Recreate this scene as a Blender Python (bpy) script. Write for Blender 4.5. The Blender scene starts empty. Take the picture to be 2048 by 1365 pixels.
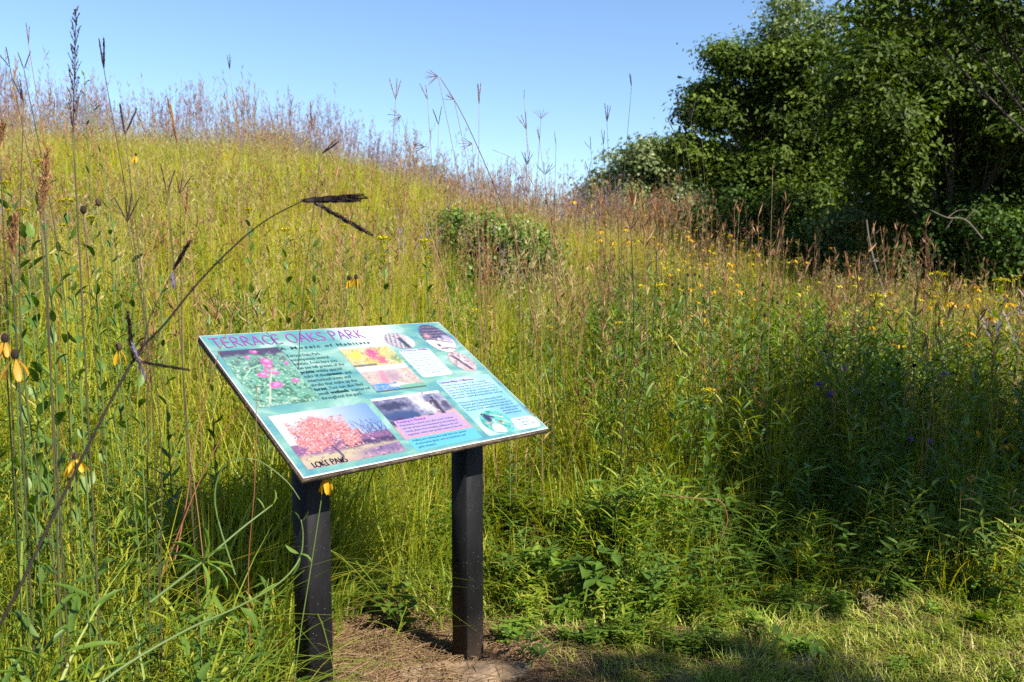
import bpy, math, random
import numpy as np
from mathutils import Vector, Matrix
R = math.radians
rng = np.random.default_rng(7)
random.seed(7)
scn = bpy.context.scene
col = scn.collection

# ------------------------------------------------------------------ camera, sky, sun, exposure
CAM_Z, PITCH, FPX = 1.28, R(4.80), 1679.6
cam_d = bpy.data.cameras.new('camera')
cam = bpy.data.objects.new('camera', cam_d); col.objects.link(cam)
cam.location = (0, 0, CAM_Z); cam.rotation_euler = (R(90) - PITCH, 0, 0)
cam_d.sensor_width = 36; cam_d.lens = 36 * FPX / 2048
cam_d.clip_start = 0.05; cam_d.clip_end = 2000
cam_d.dof.use_dof = True; cam_d.dof.focus_distance = 2.45; cam_d.dof.aperture_fstop = 6.3
scn.camera = cam
SUN_AZ, SUN_EL = R(130), R(40.6)          # azimuth clockwise from +Y
w = bpy.data.worlds.new('World'); scn.world = w; w.use_nodes = True
nt = w.node_tree; nt.nodes.clear()
out = nt.nodes.new('ShaderNodeOutputWorld'); bg = nt.nodes.new('ShaderNodeBackground'); sky = nt.nodes.new('ShaderNodeTexSky')
sky.sky_type = 'NISHITA'; sky.sun_disc = False; sky.sun_elevation = SUN_EL; sky.sun_rotation = SUN_AZ
sky.altitude = 300; sky.air_density = 1.0; sky.dust_density = 0.3; sky.ozone_density = 4.5
bg.inputs['Strength'].default_value = 0.077
nt.links.new(sky.outputs[0], bg.inputs[0]); nt.links.new(bg.outputs[0], out.inputs[0])
sd = bpy.data.lights.new('sun', 'SUN'); sd.energy = 5.0; sd.angle = R(0.53); sd.color = (1.0, 0.91, 0.77)
sun = bpy.data.objects.new('sun', sd); col.objects.link(sun)
S = Vector((math.sin(SUN_AZ) * math.cos(SUN_EL), math.cos(SUN_AZ) * math.cos(SUN_EL), math.sin(SUN_EL)))
sun.rotation_euler = S.to_track_quat('Z', 'Y').to_euler(); sun.location = (8, -6, 9)
vs = scn.view_settings; vs.view_transform = 'Standard'; vs.look = 'None'; vs.exposure = 1.5; vs.gamma = 1; vs.use_curve_mapping = False
scn.cycles.max_bounces = 4; scn.cycles.diffuse_bounces = 3; scn.cycles.glossy_bounces = 1; scn.cycles.transmission_bounces = 2; scn.cycles.transparent_max_bounces = 4
scn.cycles.caustics_reflective = False; scn.cycles.caustics_refractive = False
scn.cycles.use_adaptive_sampling = True; scn.cycles.adaptive_threshold = 0.012; scn.cycles.adaptive_min_samples = 16
scn.cycles.use_denoising = False
scn.cycles.sample_clamp_indirect = 4

# ------------------------------------------------------------------ small tools
def s2l(c):
    c = np.asarray(c, float)
    return np.where(c <= 0.04045, c / 12.92, ((c + 0.055) / 1.055) ** 2.4)
def tag(o, label=None, cat=None, group=None, kind=None):
    if label: o['label'] = label
    if cat: o['category'] = cat
    if group: o['group'] = group
    if kind: o['kind'] = kind
    return o
def link(name, data, parent=None, mat=None):
    o = bpy.data.objects.new(name, data); col.objects.link(o)
    if mat and data and hasattr(data, 'materials') and not len(data.materials): data.materials.append(mat)
    if parent: o.parent = parent
    return o
def thing(name, loc, label, cat, group=None):
    o = bpy.data.objects.new(name, None); col.objects.link(o); o.location = loc; o.empty_display_size = .05
    return tag(o, label, cat, group)

class MB:
    """collects geometry and builds it as ONE mesh; every point carries a random tone v"""
    def __init__(s): s.V = []; s.L = []; s.N = []; s.T = []; s.n = 0
    def add(s, verts, faces, v=0.5):
        verts = np.asarray(verts, float).reshape(-1, 3)
        for f in faces: s.L.append(np.asarray(f, np.int64) + s.n); s.N.append(np.array([len(f)]))
        s.V.append(verts); s.T.append(np.broadcast_to(np.asarray(v, float), (len(verts),)).copy()); s.n += len(verts)
    def arr(s, verts, faces, v):
        """verts (M,3), faces (F,k)"""
        s.L.append((faces + s.n).ravel()); s.N.append(np.full(len(faces), faces.shape[1])); s.V.append(verts); s.T.append(v); s.n += len(verts)
    def mesh(s, name, smooth=False):
        me = bpy.data.meshes.new(name)
        V = np.concatenate(s.V); L = np.concatenate(s.L); N = np.concatenate(s.N)
        me.vertices.add(len(V)); me.vertices.foreach_set('co', V.astype(np.float32).ravel())
        me.loops.add(len(L)); me.loops.foreach_set('vertex_index', L.astype(np.int32))
        me.polygons.add(len(N)); st = np.concatenate([[0], np.cumsum(N)[:-1]])
        me.polygons.foreach_set('loop_start', st.astype(np.int32))
        try: me.polygons.foreach_set('loop_total', N.astype(np.int32))
        except Exception: pass
        me.update(calc_edges=True)
        a = me.attributes.new('v', 'FLOAT', 'POINT'); a.data.foreach_set('value', np.concatenate(s.T).astype(np.float32))
        if smooth: me.polygons.foreach_set('use_smooth', np.ones(len(N), bool))
        return me
    # ---- shapes
    def tube(s, pts, rad, k=5, v=0.5, cap=True):
        pts = np.asarray(pts, float); n = len(pts); rad = np.broadcast_to(np.asarray(rad, float), (n,))
        tg = np.gradient(pts, axis=0); tg /= np.linalg.norm(tg, axis=1)[:, None] + 1e-9
        up = np.array([0, 0, 1.0]) if abs(tg[0][2]) < .9 else np.array([1.0, 0, 0])
        a = np.cross(tg, up); a /= np.linalg.norm(a, axis=1)[:, None] + 1e-9; b = np.cross(tg, a)
        th = np.arange(k) * 2 * math.pi / k
        V = pts[:, None] + rad[:, None, None] * (a[:, None] * np.cos(th)[None, :, None] + b[:, None] * np.sin(th)[None, :, None])
        i, j = np.meshgrid(np.arange(n - 1), np.arange(k), indexing='ij')
        F = np.stack([i * k + j, i * k + (j + 1) % k, (i + 1) * k + (j + 1) % k, (i + 1) * k + j], -1).reshape(-1, 4)
        m = s.n
        s.arr(V.reshape(-1, 3), F, np.full(n * k, v))
        if cap: s.L.append(np.arange(k) + m + (n - 1) * k); s.N.append(np.array([k]))
    def templ(s, T, faces, M, O, v):
        """T (k,3) template, M (N,3,3) columns = axes (scaled), O (N,3)"""
        k = len(T); N = len(O)
        V = np.einsum('nij,kj->nki', M, T) + O[:, None]
        base = np.arange(N)[:, None] * k
        m = s.n
        for f in faces:
            f = np.asarray(f); s.L.append((base + f[None] + m).ravel()); s.N.append(np.full(N, len(f)))
        s.V.append(V.reshape(-1, 3)); s.T.append(np.repeat(v, k)); s.n += N * k
    def blades(s, base, az, h, lean, bend, wd, v, seg=4, twist=None):
        N = len(az); t = np.linspace(0, 1, seg + 1)[None]
        outd = (lean[:, None] * t + bend[:, None] * t ** 2.2) * h[:, None]
        z = h[:, None] * (t - .45 * np.clip(lean + bend, 0, 2)[:, None] * t ** 2.5)
        c, sn = np.cos(az)[:, None], np.sin(az)[:, None]
        P = np.stack([base[:, 0:1] + outd * c, base[:, 1:2] + outd * sn, base[:, 2:3] + z], -1)
        tw = (az + math.pi / 2 if twist is None else twist)
        ww = wd[:, None] * np.clip(1.02 - t ** 1.6, .04, 1) * (.55 + .9 * np.minimum(t * 3, 1) * .5)
        Wv = np.stack([np.cos(tw)[:, None] * ww, np.sin(tw)[:, None] * ww, 0 * ww], -1) * .5
        V = np.stack([P - Wv, P + Wv], 2)                       # N, seg+1, 2, 3
        q = (seg + 1) * 2
        i = np.arange(seg); f = np.stack([i * 2, i * 2 + 1, i * 2 + 3, i * 2 + 2], -1)
        F = (np.arange(N)[:, None, None] * q + f[None]).reshape(-1, 4)
        s.arr(V.reshape(-1, 3), F, np.repeat(v, q))

def frames(d, roll=None):
    """orthonormal frames whose X axis follows d (N,3); Y sideways, Z the leaf normal"""
    d = d / (np.linalg.norm(d, axis=1)[:, None] + 1e-9)
    up = np.tile([0, 0, 1.0], (len(d), 1)); up[np.abs(d[:, 2]) > .95] = [1, 0, 0]
    y = np.cross(up, d); y /= np.linalg.norm(y, axis=1)[:, None]; z = np.cross(d, y)
    if roll is not None:
        c, sn = np.cos(roll)[:, None], np.sin(roll)[:, None]
        y, z = y * c + z * sn, z * c - y * sn
    return np.stack([d, y, z], -1)

OAK = np.array([[0, 0, 0], [.2, .13, .03], [.33, .1, .02], [.5, .27, .06], [.62, .16, .03], [.8, .24, .04], [1, 0, -.06],
                [.8, -.24, .04], [.62, -.16, .03], [.5, -.27, .06], [.33, -.1, .02], [.2, -.13, .03]], float)
OAKF = [[0, 6, 5, 4, 3, 2, 1], [0, 11, 10, 9, 8, 7, 6]]
SLEAF = np.array([[0, 0, 0], [.45, .24, .07], [1, 0, -.08], [.45, -.24, .07]], float); SLEAFF = [[0, 2, 1], [0, 3, 2]]
LEAF = np.array([[0, 0, 0], [.2, .14, .04], [.5, .2, .05], [.8, .12, 0], [1, 0, -.1], [.8, -.12, 0], [.5, -.2, .05], [.2, -.14, .04], [.5, 0, .02]], float)
LEAFF = [[0, 8, 2, 1], [8, 4, 3, 2], [0, 7, 6, 8], [8, 6, 5, 4]]

# ------------------------------------------------------------------ materials
def new_mat(name):
    m = bpy.data.materials.new(name); m.use_nodes = True; m.node_tree.nodes.clear(); return m, m.node_tree
def N(nt, t, **k):
    n = nt.nodes.new(t)
    for a, b in k.items(): setattr(n, a, b)
    return n
KA = .76      # real-world reflectance of the paints and leaves below
def ramp(nt, stops, interp='LINEAR', raw=False):
    if not raw: stops = [(p_, tuple(c_ * KA for c_ in col_)) for p_, col_ in stops]
    r = N(nt, 'ShaderNodeValToRGB'); cr = r.color_ramp; cr.interpolation = interp
    while len(cr.elements) > 1: cr.elements.remove(cr.elements[0])
    cr.elements[0].position = stops[0][0]; cr.elements[0].color = (*stops[0][1], 1)
    for p, c in stops[1:]:
        e = cr.elements.new(p); e.color = (*c, 1)
    return r
def plant_mat(name, cols, trans=.35, rough=.55, spec=.3, patch=0.0):
    """cols: list of linear rgb; per-leaf tone v + per-instance random + slow patch noise pick between them"""
    m, nt = new_mat(name); L = nt.links.new
    a = N(nt, 'ShaderNodeAttribute', attribute_name='v'); oi = N(nt, 'ShaderNodeObjectInfo')
    g = N(nt, 'ShaderNodeNewGeometry'); no = N(nt, 'ShaderNodeTexNoise'); no.inputs['Scale'].default_value = .35; no.inputs['Detail'].default_value = 2
    L(g.outputs['Position'], no.inputs['Vector']); no.inputs['Roughness'].default_value = .7
    m1 = N(nt, 'ShaderNodeMath', operation='MULTIPLY_ADD'); m1.inputs[1].default_value = .75; m1.inputs[2].default_value = 0; L(a.outputs['Fac'], m1.inputs[0])
    m2 = N(nt, 'ShaderNodeMath', operation='MULTIPLY_ADD'); m2.inputs[1].default_value = .25; L(oi.outputs['Random'], m2.inputs[0]); L(m1.outputs[0], m2.inputs[2])
    m3 = N(nt, 'ShaderNodeMath', operation='MULTIPLY_ADD'); m3.inputs[1].default_value = patch * 2; L(no.outputs['Fac'], m3.inputs[0])
    m4 = N(nt, 'ShaderNodeMath', operation='SUBTRACT', use_clamp=True); m4.inputs[1].default_value = patch; L(m2.outputs[0], m3.inputs[2]); L(m3.outputs[0], m4.inputs[0])
    r = ramp(nt, [(i / max(1, len(cols) - 1), c) for i, c in enumerate(cols)]); L(m4.outputs[0], r.inputs[0])
    p = N(nt, 'ShaderNodeBsdfPrincipled'); p.inputs['Roughness'].default_value = rough; p.inputs['Specular IOR Level'].default_value = spec
    L(r.outputs[0], p.inputs['Base Color'])
    o = N(nt, 'ShaderNodeOutputMaterial')
    if trans > 0:
        t = N(nt, 'ShaderNodeBsdfTranslucent'); mx = N(nt, 'ShaderNodeMixShader'); mx.inputs[0].default_value = trans
        hs = N(nt, 'ShaderNodeHueSaturation'); hs.inputs['Saturation'].default_value = 1.15; hs.inputs['Value'].default_value = 1.5; hs.inputs['Hue'].default_value = .49
        L(r.outputs[0], hs.inputs['Color']); L(hs.outputs[0], t.inputs['Color']); L(p.outputs[0], mx.inputs[1]); L(t.outputs[0], mx.inputs[2]); L(mx.outputs[0], o.inputs[0])
    else: L(p.outputs[0], o.inputs[0])
    return m
def noise_mat(name, stops, scale=8, detail=6, rough=.8, bump=.3, bscale=None, stretch=(1, 1, 1), spec=.3, coords='Object'):
    m, nt = new_mat(name); L = nt.links.new
    tc = N(nt, 'ShaderNodeTexCoord'); mp = N(nt, 'ShaderNodeMapping'); mp.inputs['Scale'].default_value = stretch
    L(tc.outputs[coords], mp.inputs[0])
    no = N(nt, 'ShaderNodeTexNoise'); no.inputs['Scale'].default_value = scale; no.inputs['Detail'].default_value = detail; no.inputs['Roughness'].default_value = .65
    L(mp.outputs[0], no.inputs['Vector']); r = ramp(nt, stops); L(no.outputs['Fac'], r.inputs[0])
    p = N(nt, 'ShaderNodeBsdfPrincipled'); p.inputs['Roughness'].default_value = rough; p.inputs['Specular IOR Level'].default_value = spec
    L(r.outputs[0], p.inputs['Base Color'])
    if bump:
        n2 = N(nt, 'ShaderNodeTexNoise'); n2.inputs['Scale'].default_value = bscale or scale * 3; n2.inputs['Detail'].default_value = 5; L(mp.outputs[0], n2.inputs['Vector'])
        b = N(nt, 'ShaderNodeBump'); b.inputs['Strength'].default_value = bump; b.inputs['Distance'].default_value = .01; L(n2.outputs['Fac'], b.inputs['Height']); L(b.outputs[0], p.inputs['Normal'])
    o = N(nt, 'ShaderNodeOutputMaterial'); L(p.outputs[0], o.inputs[0]); return m
def flat_mat(name, c, rough=.6, spec=.3):
    m, nt = new_mat(name); p = N(nt, 'ShaderNodeBsdfPrincipled'); p.inputs['Base Color'].default_value = (*[q * KA for q in c], 1); p.inputs['Roughness'].default_value = rough; p.inputs['Specular IOR Level'].default_value = spec
    o = N(nt, 'ShaderNodeOutputMaterial'); nt.links.new(p.outputs[0], o.inputs[0]); return m

M = {}
M['meadow'] = plant_mat('meadow_grass_blades', [(.16, .225, .018), (.29, .345, .022), (.42, .43, .035), (.54, .49, .06), (.53, .43, .14)], .45, patch=.32)
M['green'] = plant_mat('green_grass_blades', [(.06, .13, .012), (.11, .20, .015), (.19, .28, .022), (.30, .35, .035), (.40, .37, .08)], .4, .5, .35, patch=.15)
M['lawn'] = plant_mat('short_turf_blades', [(.13, .22, .02), (.22, .33, .03), (.33, .40, .05), (.46, .43, .11), (.48, .38, .17)], .3, patch=.3)
M['straw'] = plant_mat('dead_straw', [(.12, .075, .035), (.24, .155, .08), (.38, .27, .15)], .1, .7, .2)
M['stalk'] = plant_mat('ripening_stalks', [(.14, .18, .03), (.24, .22, .06), (.32, .22, .08), (.28, .14, .08), (.36, .28, .12)], .15, .6, .25, patch=.2)
M['red_stalk'] = plant_mat('reddish_stalks', [(.16, .16, .05), (.30, .14, .07), (.36, .20, .10), (.42, .30, .16)], .15, .6, .25)
M['tan_seed'] = plant_mat('tan_seed_heads', [(.34, .28, .10), (.46, .39, .16), (.5, .44, .24)], .4, .7, .2)
M['haze_seed'] = plant_mat('pale_purple_seed_heads', [(.18, .14, .22), (.27, .21, .31), (.36, .28, .34), (.44, .35, .32)], .35, .7, .2)
M['rust_seed'] = plant_mat('rust_seed_heads', [(.2, .09, .04), (.32, .17, .08), (.42, .27, .13)], .3, .7, .2)
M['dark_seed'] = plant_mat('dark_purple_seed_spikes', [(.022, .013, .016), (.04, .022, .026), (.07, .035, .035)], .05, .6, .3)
M['pink_seed'] = plant_mat('pinkish_brown_seed_spikes', [(.16, .09, .08), (.26, .15, .11), (.3, .2, .16)], .15, .6, .3)
M['black_seed'] = plant_mat('shade_dark_seed_spikes', [(.010, .007, .008), (.022, .013, .014), (.04, .024, .022)], .03, .6, .25)  # dark purple spikes, colour deepened for the shade they hang in
M['anther'] = plant_mat('violet_anthers', [(.12, .10, .22), (.2, .16, .3)], .2)
M['dark_stem'] = plant_mat('dark_stem', [(.045, .055, .02), (.075, .06, .032)], 0, .5, .3)
M['green_stem'] = plant_mat('green_stem', [(.07, .12, .03), (.11, .17, .04)], 0, .5, .35)
M['red_stem'] = plant_mat('red_stem', [(.17, .05, .03), (.24, .10, .045)], 0, .5, .3)
M['tan_stem'] = plant_mat('tan_stem', [(.22, .15, .08), (.3, .22, .12)], 0, .6, .3)
M['forb'] = plant_mat('forb_leaves', [(.05, .11, .014), (.085, .16, .02), (.14, .23, .03)], .35, .5, .4, patch=.1)
M['weed'] = plant_mat('soft_weed_leaves', [(.09, .17, .018), (.15, .26, .025), (.25, .35, .05)], .35, .5, .4)
M['dryweed'] = plant_mat('drying_weed_leaves', [(.16, .19, .04), (.26, .22, .08), (.38, .29, .13), (.2, .28, .05)], .3, .6, .3)
M['gold'] = plant_mat('goldenrod_bloom', [(.45, .48, .03), (.6, .55, .03), (.7, .55, .02)], .2, .7, .2)
M['petal'] = plant_mat('yellow_petal', [(.62, .36, .01), (.7, .43, .02)], .35, .5, .3)
M['petal_old'] = plant_mat('faded_orange_petal', [(.42, .22, .015), (.52, .3, .02)], .3, .5, .3)
M['cone'] = noise_mat('seed_cone', [(.3, (.012, .009, .006)), (.7, (.05, .03, .018))], 400, 2, .8, .6, 500)
M['cone_brown'] = noise_mat('brown_seed_cone', [(.3, (.05, .03, .02)), (.7, (.12, .08, .05))], 400, 2, .8, .6, 500)
M['violet'] = plant_mat('violet_bloom', [(.30, .14, .62), (.50, .28, .75)], .3)
M['oak'] = plant_mat('oak_leaves', [(.017, .036, .004), (.038, .070, .006), (.085, .138, .011), (.20, .27, .033)], .28, .55, .15, patch=.1)
M['oak_light'] = plant_mat('light_oak_leaves', [(.06, .10, .015), (.10, .155, .025), (.16, .21, .05)], .25, .42, .5)
M['shrub'] = plant_mat('shrub_leaves', [(.03, .065, .009), (.05, .10, .014), (.085, .155, .022)], .25, .6, .15)
M['loose_shrub'] = plant_mat('loose_shrub_leaves', [(.07, .14, .02), (.12, .21, .03), (.19, .29, .05)], .3, .45, .35)
M['far'] = plant_mat('far_leaves', [(.09, .14, .045), (.15, .20, .06), (.22, .26, .09)], .25, .5, .4)
M['bark'] = noise_mat('bark', [(.3, (.025, .02, .016)), (.7, (.09, .075, .06))], 6, 8, .9, 1.0, 14, (1, 1, .25))
M['pale_bark'] = noise_mat('pale_bark', [(.3, (.08, .07, .06)), (.7, (.2, .175, .15))], 6, 8, .9, .6, 14, (1, 1, .25))

# ------------------------------------------------------------------ terrain
AZ = np.array([-180, -60, -31, -14, -9, -4, 4, 10, 16, 24, 31, 60, 180]) * math.pi / 180
ZZ = np.array([2.0, 3.0, 3.55, 3.5, 3.0, 2.35, 1.75, 1.5, 1.0, .45, .1, 0, 0])
def bump2(x, y):
    return .03 * np.sin(1.3 * x + .7) * np.cos(1.1 * y) + .012 * np.sin(5.1 * x + 1.9 * y) + .008 * np.cos(7.3 * y - 2.2 * x)
def ground_z(x, y):
    x = np.asarray(x, float); y = np.asarray(y, float)
    r = np.hypot(x, y); a = np.arctan2(x, y)
    t = np.clip((r - 3.0) / 20.0, 0, 1); g = t * t * (3 - 2 * t) * .45 + .55 * np.sin(t * math.pi / 2)
    g = g * np.clip(1 - (r - 27) / 45, 0, 1)
    return np.interp(a, AZ, ZZ) * g + bump2(x, y) * np.clip(r / 3, .25, 1) + .0
def px_ray(px, py):
    X = (px - 1024) / FPX; Y = -(py - 682.5) / FPX
    return np.array([X, math.cos(PITCH) + Y * math.sin(PITCH), -math.sin(PITCH) + Y * math.cos(PITCH)])
def at(px, py, d):
    """the point of the place seen in direction (px, py), d metres ahead"""
    r = px_ray(px, py); return np.array([0, 0, CAM_Z]) + r * (d / r[1])
def on_ground(px, py):
    r = px_ray(px, py); d = 1.0
    for _ in range(400):
        p = np.array([0, 0, CAM_Z]) + r * (d / r[1])
        if p[2] <= ground_z(p[0], p[1]): break
        d *= 1.02
    return p
# ground sheet: rings round the viewpoint, out to the horizon
rr = np.concatenate([[0], np.linspace(.3, 6, 90), np.geomspace(6.2, 70, 90), np.geomspace(75, 900, 20)])
na = 240; aa = np.linspace(-math.pi, math.pi, na, endpoint=False)
gx = rr[:, None] * np.sin(aa)[None]; gy = rr[:, None] * np.cos(aa)[None]
mb = MB(); i, j = np.meshgrid(np.arange(len(rr) - 1), np.arange(na), indexing='ij')
F = np.stack([i * na + j, (i + 1) * na + j, (i + 1) * na + (j + 1) % na, i * na + (j + 1) % na], -1).reshape(-1, 4)
mb.arr(np.stack([gx, gy, ground_z(gx, gy)], -1).reshape(-1, 3), F, np.zeros(gx.size))
gm, nt = new_mat('soil_and_thatch'); L = nt.links.new
g = N(nt, 'ShaderNodeNewGeometry'); n1 = N(nt, 'ShaderNodeTexNoise'); n1.inputs['Scale'].default_value = 3.5; n1.inputs['Detail'].default_value = 8; L(g.outputs['Position'], n1.inputs['Vector'])
n2 = N(nt, 'ShaderNodeTexNoise'); n2.inputs['Scale'].default_value = 60; n2.inputs['Detail'].default_value = 6; n2.inputs['Roughness'].default_value = .7; L(g.outputs['Position'], n2.inputs['Vector'])
r1 = ramp(nt, [(.3, (.05, .045, .02)), (.55, (.10, .085, .04)), (.75, (.16, .13, .07))]); L(n1.outputs['Fac'], r1.inputs[0])
r2 = ramp(nt, [(.3, (.15, .08, .042)), (.5, (.24, .14, .08)), (.7, (.36, .23, .14))]); L(n2.outputs['Fac'], r2.inputs[0])
vd = N(nt, 'ShaderNodeVectorMath', operation='DISTANCE'); vd.inputs[1].default_value = (-.12, 2.42, 0); L(g.outputs['Position'], vd.inputs[0])
ma = N(nt, 'ShaderNodeMath', operation='MULTIPLY_ADD'); L(n1.outputs['Fac'], ma.inputs[0]); ma.inputs[1].default_value = .9; L(vd.outputs['Value'], ma.inputs[2])
rm = ramp(nt, [(.95, (1, 1, 1)), (1.0, (0, 0, 0))], raw=True); 
dv = N(nt, 'ShaderNodeMath', operation='DIVIDE'); dv.inputs[1].default_value = 1.35; L(ma.outputs[0], dv.inputs[0]); L(dv.outputs[0], rm.inputs[0])
mx = N(nt, 'ShaderNodeMix', data_type='RGBA'); L(rm.outputs[0], mx.inputs[0]); L(r1.outputs[0], mx.inputs[6]); L(r2.outputs[0], mx.inputs[7])
p = N(nt, 'ShaderNodeBsdfPrincipled'); p.inputs['Roughness'].default_value = .95; p.inputs['Specular IOR Level'].default_value = .15; L(mx.outputs[2], p.inputs['Base Color'])
b = N(nt, 'ShaderNodeBump'); b.inputs['Strength'].default_value = .8; b.inputs['Distance'].default_value = .02; L(n2.outputs['Fac'], b.inputs['Height']); L(b.outputs[0], p.inputs['Normal'])
o = N(nt, 'ShaderNodeOutputMaterial'); L(p.outputs[0], o.inputs[0])
tag(link('ground', mb.mesh('ground', True), None, gm), kind='structure')

# ------------------------------------------------------------------ the sign
W, H = .914, .6275
az, ti = R(43.851), R(31.076)
e = np.array([math.sin(az), math.cos(az), 0]); bk = np.array([-math.cos(az), math.sin(az), 0])
d = -(bk * math.cos(ti) + np.array([0, 0, math.sin(ti)])); nn = -np.cross(e, d); nn = nn if nn[2] > 0 else -nn
TL = np.array([-.90217, 2.40949, CAM_Z - .187065])
sign_base = np.array([-.35, 2.51, 0.0])
sign = thing('interpretive_sign', sign_base, 'tilted turquoise park panel headed TERRACE OAKS PARK on two black posts', 'sign')
# panel frame: local x along e, local y up the slope (-d), local z the normal
PM = Matrix(((e[0], -d[0], nn[0], TL[0]), (e[1], -d[1], nn[1], TL[1]), (e[2], -d[2], nn[2], TL[2]), (0, 0, 0, 1)))
inv_sign = Matrix.Translation(-Vector(sign_base))
def panel_obj(name, me, parent, mat, lift=0):
    o = link(name, me, None, mat); o.parent = parent
    o.matrix_world = PM @ Matrix.Translation((0, 0, lift)); bpy.context.view_layer.update() if False else None
    return o
def box(mb, x0, x1, y0, y1, z0, z1, bev=0.0):
    b = bev
    V = []
    for z, k in ((z0, b), (z0 + b, 0), (z1 - b, 0), (z1, b)):
        V += [(x0 + k, y0 + k, z), (x1 - k, y0 + k, z), (x1 - k, y1 - k, z), (x0 + k, y1 - k, z)]
    F = [[3, 2, 1, 0], [12, 13, 14, 15]]
    for l in range(3):
        for q in range(4): F.append([l * 4 + q, l * 4 + (q + 1) % 4, l * 4 + 4 + (q + 1) % 4, l * 4 + 4 + q])
    mb.add(V, F)
M['board'] = noise_mat('weathered_board_edge', [(.3, (.045, .032, .022)), (.5, (.14, .10, .065)), (.7, (.32, .26, .19))], 30, 8, .85, .8, 120, (1, 3, 3))
M['rim'] = flat_mat('white_laminate_rim', (.42, .42, .46), .4)
# boards are built in sign space through PM; matrix of the panel relative to the sign's Empty
REL = inv_sign @ PM
def put(o, parent, M4): o.parent = parent; o.matrix_parent_inverse = Matrix(); o.matrix_basis = M4; return o
mb = MB(); box(mb, .001, W - .001, -H + .001, -.001, -.022, -.0035, .0015)
board = put(link('backing_board', mb.mesh('backing_board'), None, M['board']), sign, REL)
mb = MB(); box(mb, 0, W, -H, 0, -.0035, 0, .0008)
panel = put(link('print_panel', mb.mesh('print_panel'), None, M['rim']), sign, REL)
I4 = Matrix()
def sheet(name, u0, v0, u1, v1, lift, mat, parent=panel, rad=0.0, label=None):
    m = MB(); k = 8 if rad else 1
    if rad:
        P = []
        for cx, cy, a0 in ((u1 - rad, -v0 - rad, 0), (u0 + rad, -v0 - rad, 90), (u0 + rad, -v1 + rad, 180), (u1 - rad, -v1 + rad, 270)):
            for q in range(6): t = R(a0 + q * 18); P.append((cx + rad * math.cos(t), cy + rad * math.sin(t), lift))
    else: P = [(u0, -v1, lift), (u1, -v1, lift), (u1, -v0, lift), (u0, -v0, lift)]
    m.add(P, [list(range(len(P)))])
    o = put(link(name, m.mesh(name), None, mat), parent, I4)
    if label: o['label'] = label
    return o
def print_mat(name, nodes_fn, rough=.32):
    m, nt = new_mat(name); p = N(nt, 'ShaderNodeBsdfPrincipled'); p.inputs['Roughness'].default_value = rough; p.inputs['Specular IOR Level'].default_value = .45
    nodes_fn(nt, p); o = N(nt, 'ShaderNodeOutputMaterial'); nt.links.new(p.outputs[0], o.inputs[0]); return m
def turq(nt, p):
    L = nt.links.new; tc = N(nt, 'ShaderNodeTexCoord'); mp = N(nt, 'ShaderNodeMapping'); mp.inputs['Rotation'].default_value = (0, 0, .6); mp.inputs['Scale'].default_value = (1, 2.2, 1)
    L(tc.outputs['Object'], mp.inputs[0]); n = N(nt, 'ShaderNodeTexNoise'); n.inputs['Scale'].default_value = 6; n.inputs['Detail'].default_value = 5; n.inputs['Distortion'].default_value = 1.2
    L(mp.outputs[0], n.inputs['Vector'])
    r = ramp(nt, [(.25, (.045, .15, .22)), (.42, (.07, .20, .23)), (.55, (.115, .25, .23)), (.68, (.20, .33, .31)), (.85, (.40, .48, .48))]); L(n.outputs['Fac'], r.inputs[0])
    # whiter tone round one point near the top edge, fading outward
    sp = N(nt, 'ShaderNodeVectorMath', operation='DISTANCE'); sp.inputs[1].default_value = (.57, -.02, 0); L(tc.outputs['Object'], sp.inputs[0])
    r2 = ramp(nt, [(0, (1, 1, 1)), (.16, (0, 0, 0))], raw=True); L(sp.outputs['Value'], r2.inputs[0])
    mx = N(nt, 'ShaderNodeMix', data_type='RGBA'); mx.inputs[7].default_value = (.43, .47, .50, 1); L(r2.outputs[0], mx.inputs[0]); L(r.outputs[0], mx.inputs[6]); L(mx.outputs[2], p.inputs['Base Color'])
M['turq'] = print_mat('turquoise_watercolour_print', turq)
def boxblue(nt, p):
    L = nt.links.new; tc = N(nt, 'ShaderNodeTexCoord'); n = N(nt, 'ShaderNodeTexNoise'); n.inputs['Scale'].default_value = 5; n.inputs['Detail'].default_value = 4; L(tc.outputs['Object'], n.inputs['Vector'])
    r = ramp(nt, [(.3, (.10, .26, .42)), (.5, (.18, .35, .48)), (.7, (.36, .50, .56))]); L(n.outputs['Fac'], r.inputs[0]); L(r.outputs[0], p.inputs['Base Color'])
M['boxblue'] = print_mat('pale_blue_text_box', boxblue)
M['boxwhite'] = print_mat('pale_text_box', lambda nt, p: p.inputs['Base Color'].__setattr__('default_value', (.32, .41, .455, 1)))
M['boxlilac'] = print_mat('lilac_text_box', lambda nt, p: p.inputs['Base Color'].__setattr__('default_value', (.20, .145, .29, 1)))
M['boxpool'] = print_mat('blue_caption_box', lambda nt, p: p.inputs['Base Color'].__setattr__('default_value', (.053, .21, .32, 1)))
def vcol(nt, p):
    a = N(nt, 'ShaderNodeAttribute', attribute_name='c'); nt.links.new(a.outputs['Color'], p.inputs['Base Color'])
M['photo'] = print_mat('printed_photograph', vcol)
M['ink'] = flat_mat('dark_teal_ink', (.01, .045, .06), .4); M['ink_grey'] = flat_mat('grey_blue_ink', (.03, .08, .12), .4)
M['purple'] = flat_mat('purple_ink', (.20, .05, .28), .4); M['marker'] = flat_mat('black_marker', (.008, .006, .012), .35)
M['white_ink'] = flat_mat('white_ink', (.75, .75, .75), .4)
sheet('printed_background', .0035, .0035, W - .0035, H - .0035, .0004, M['turq'])
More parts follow.
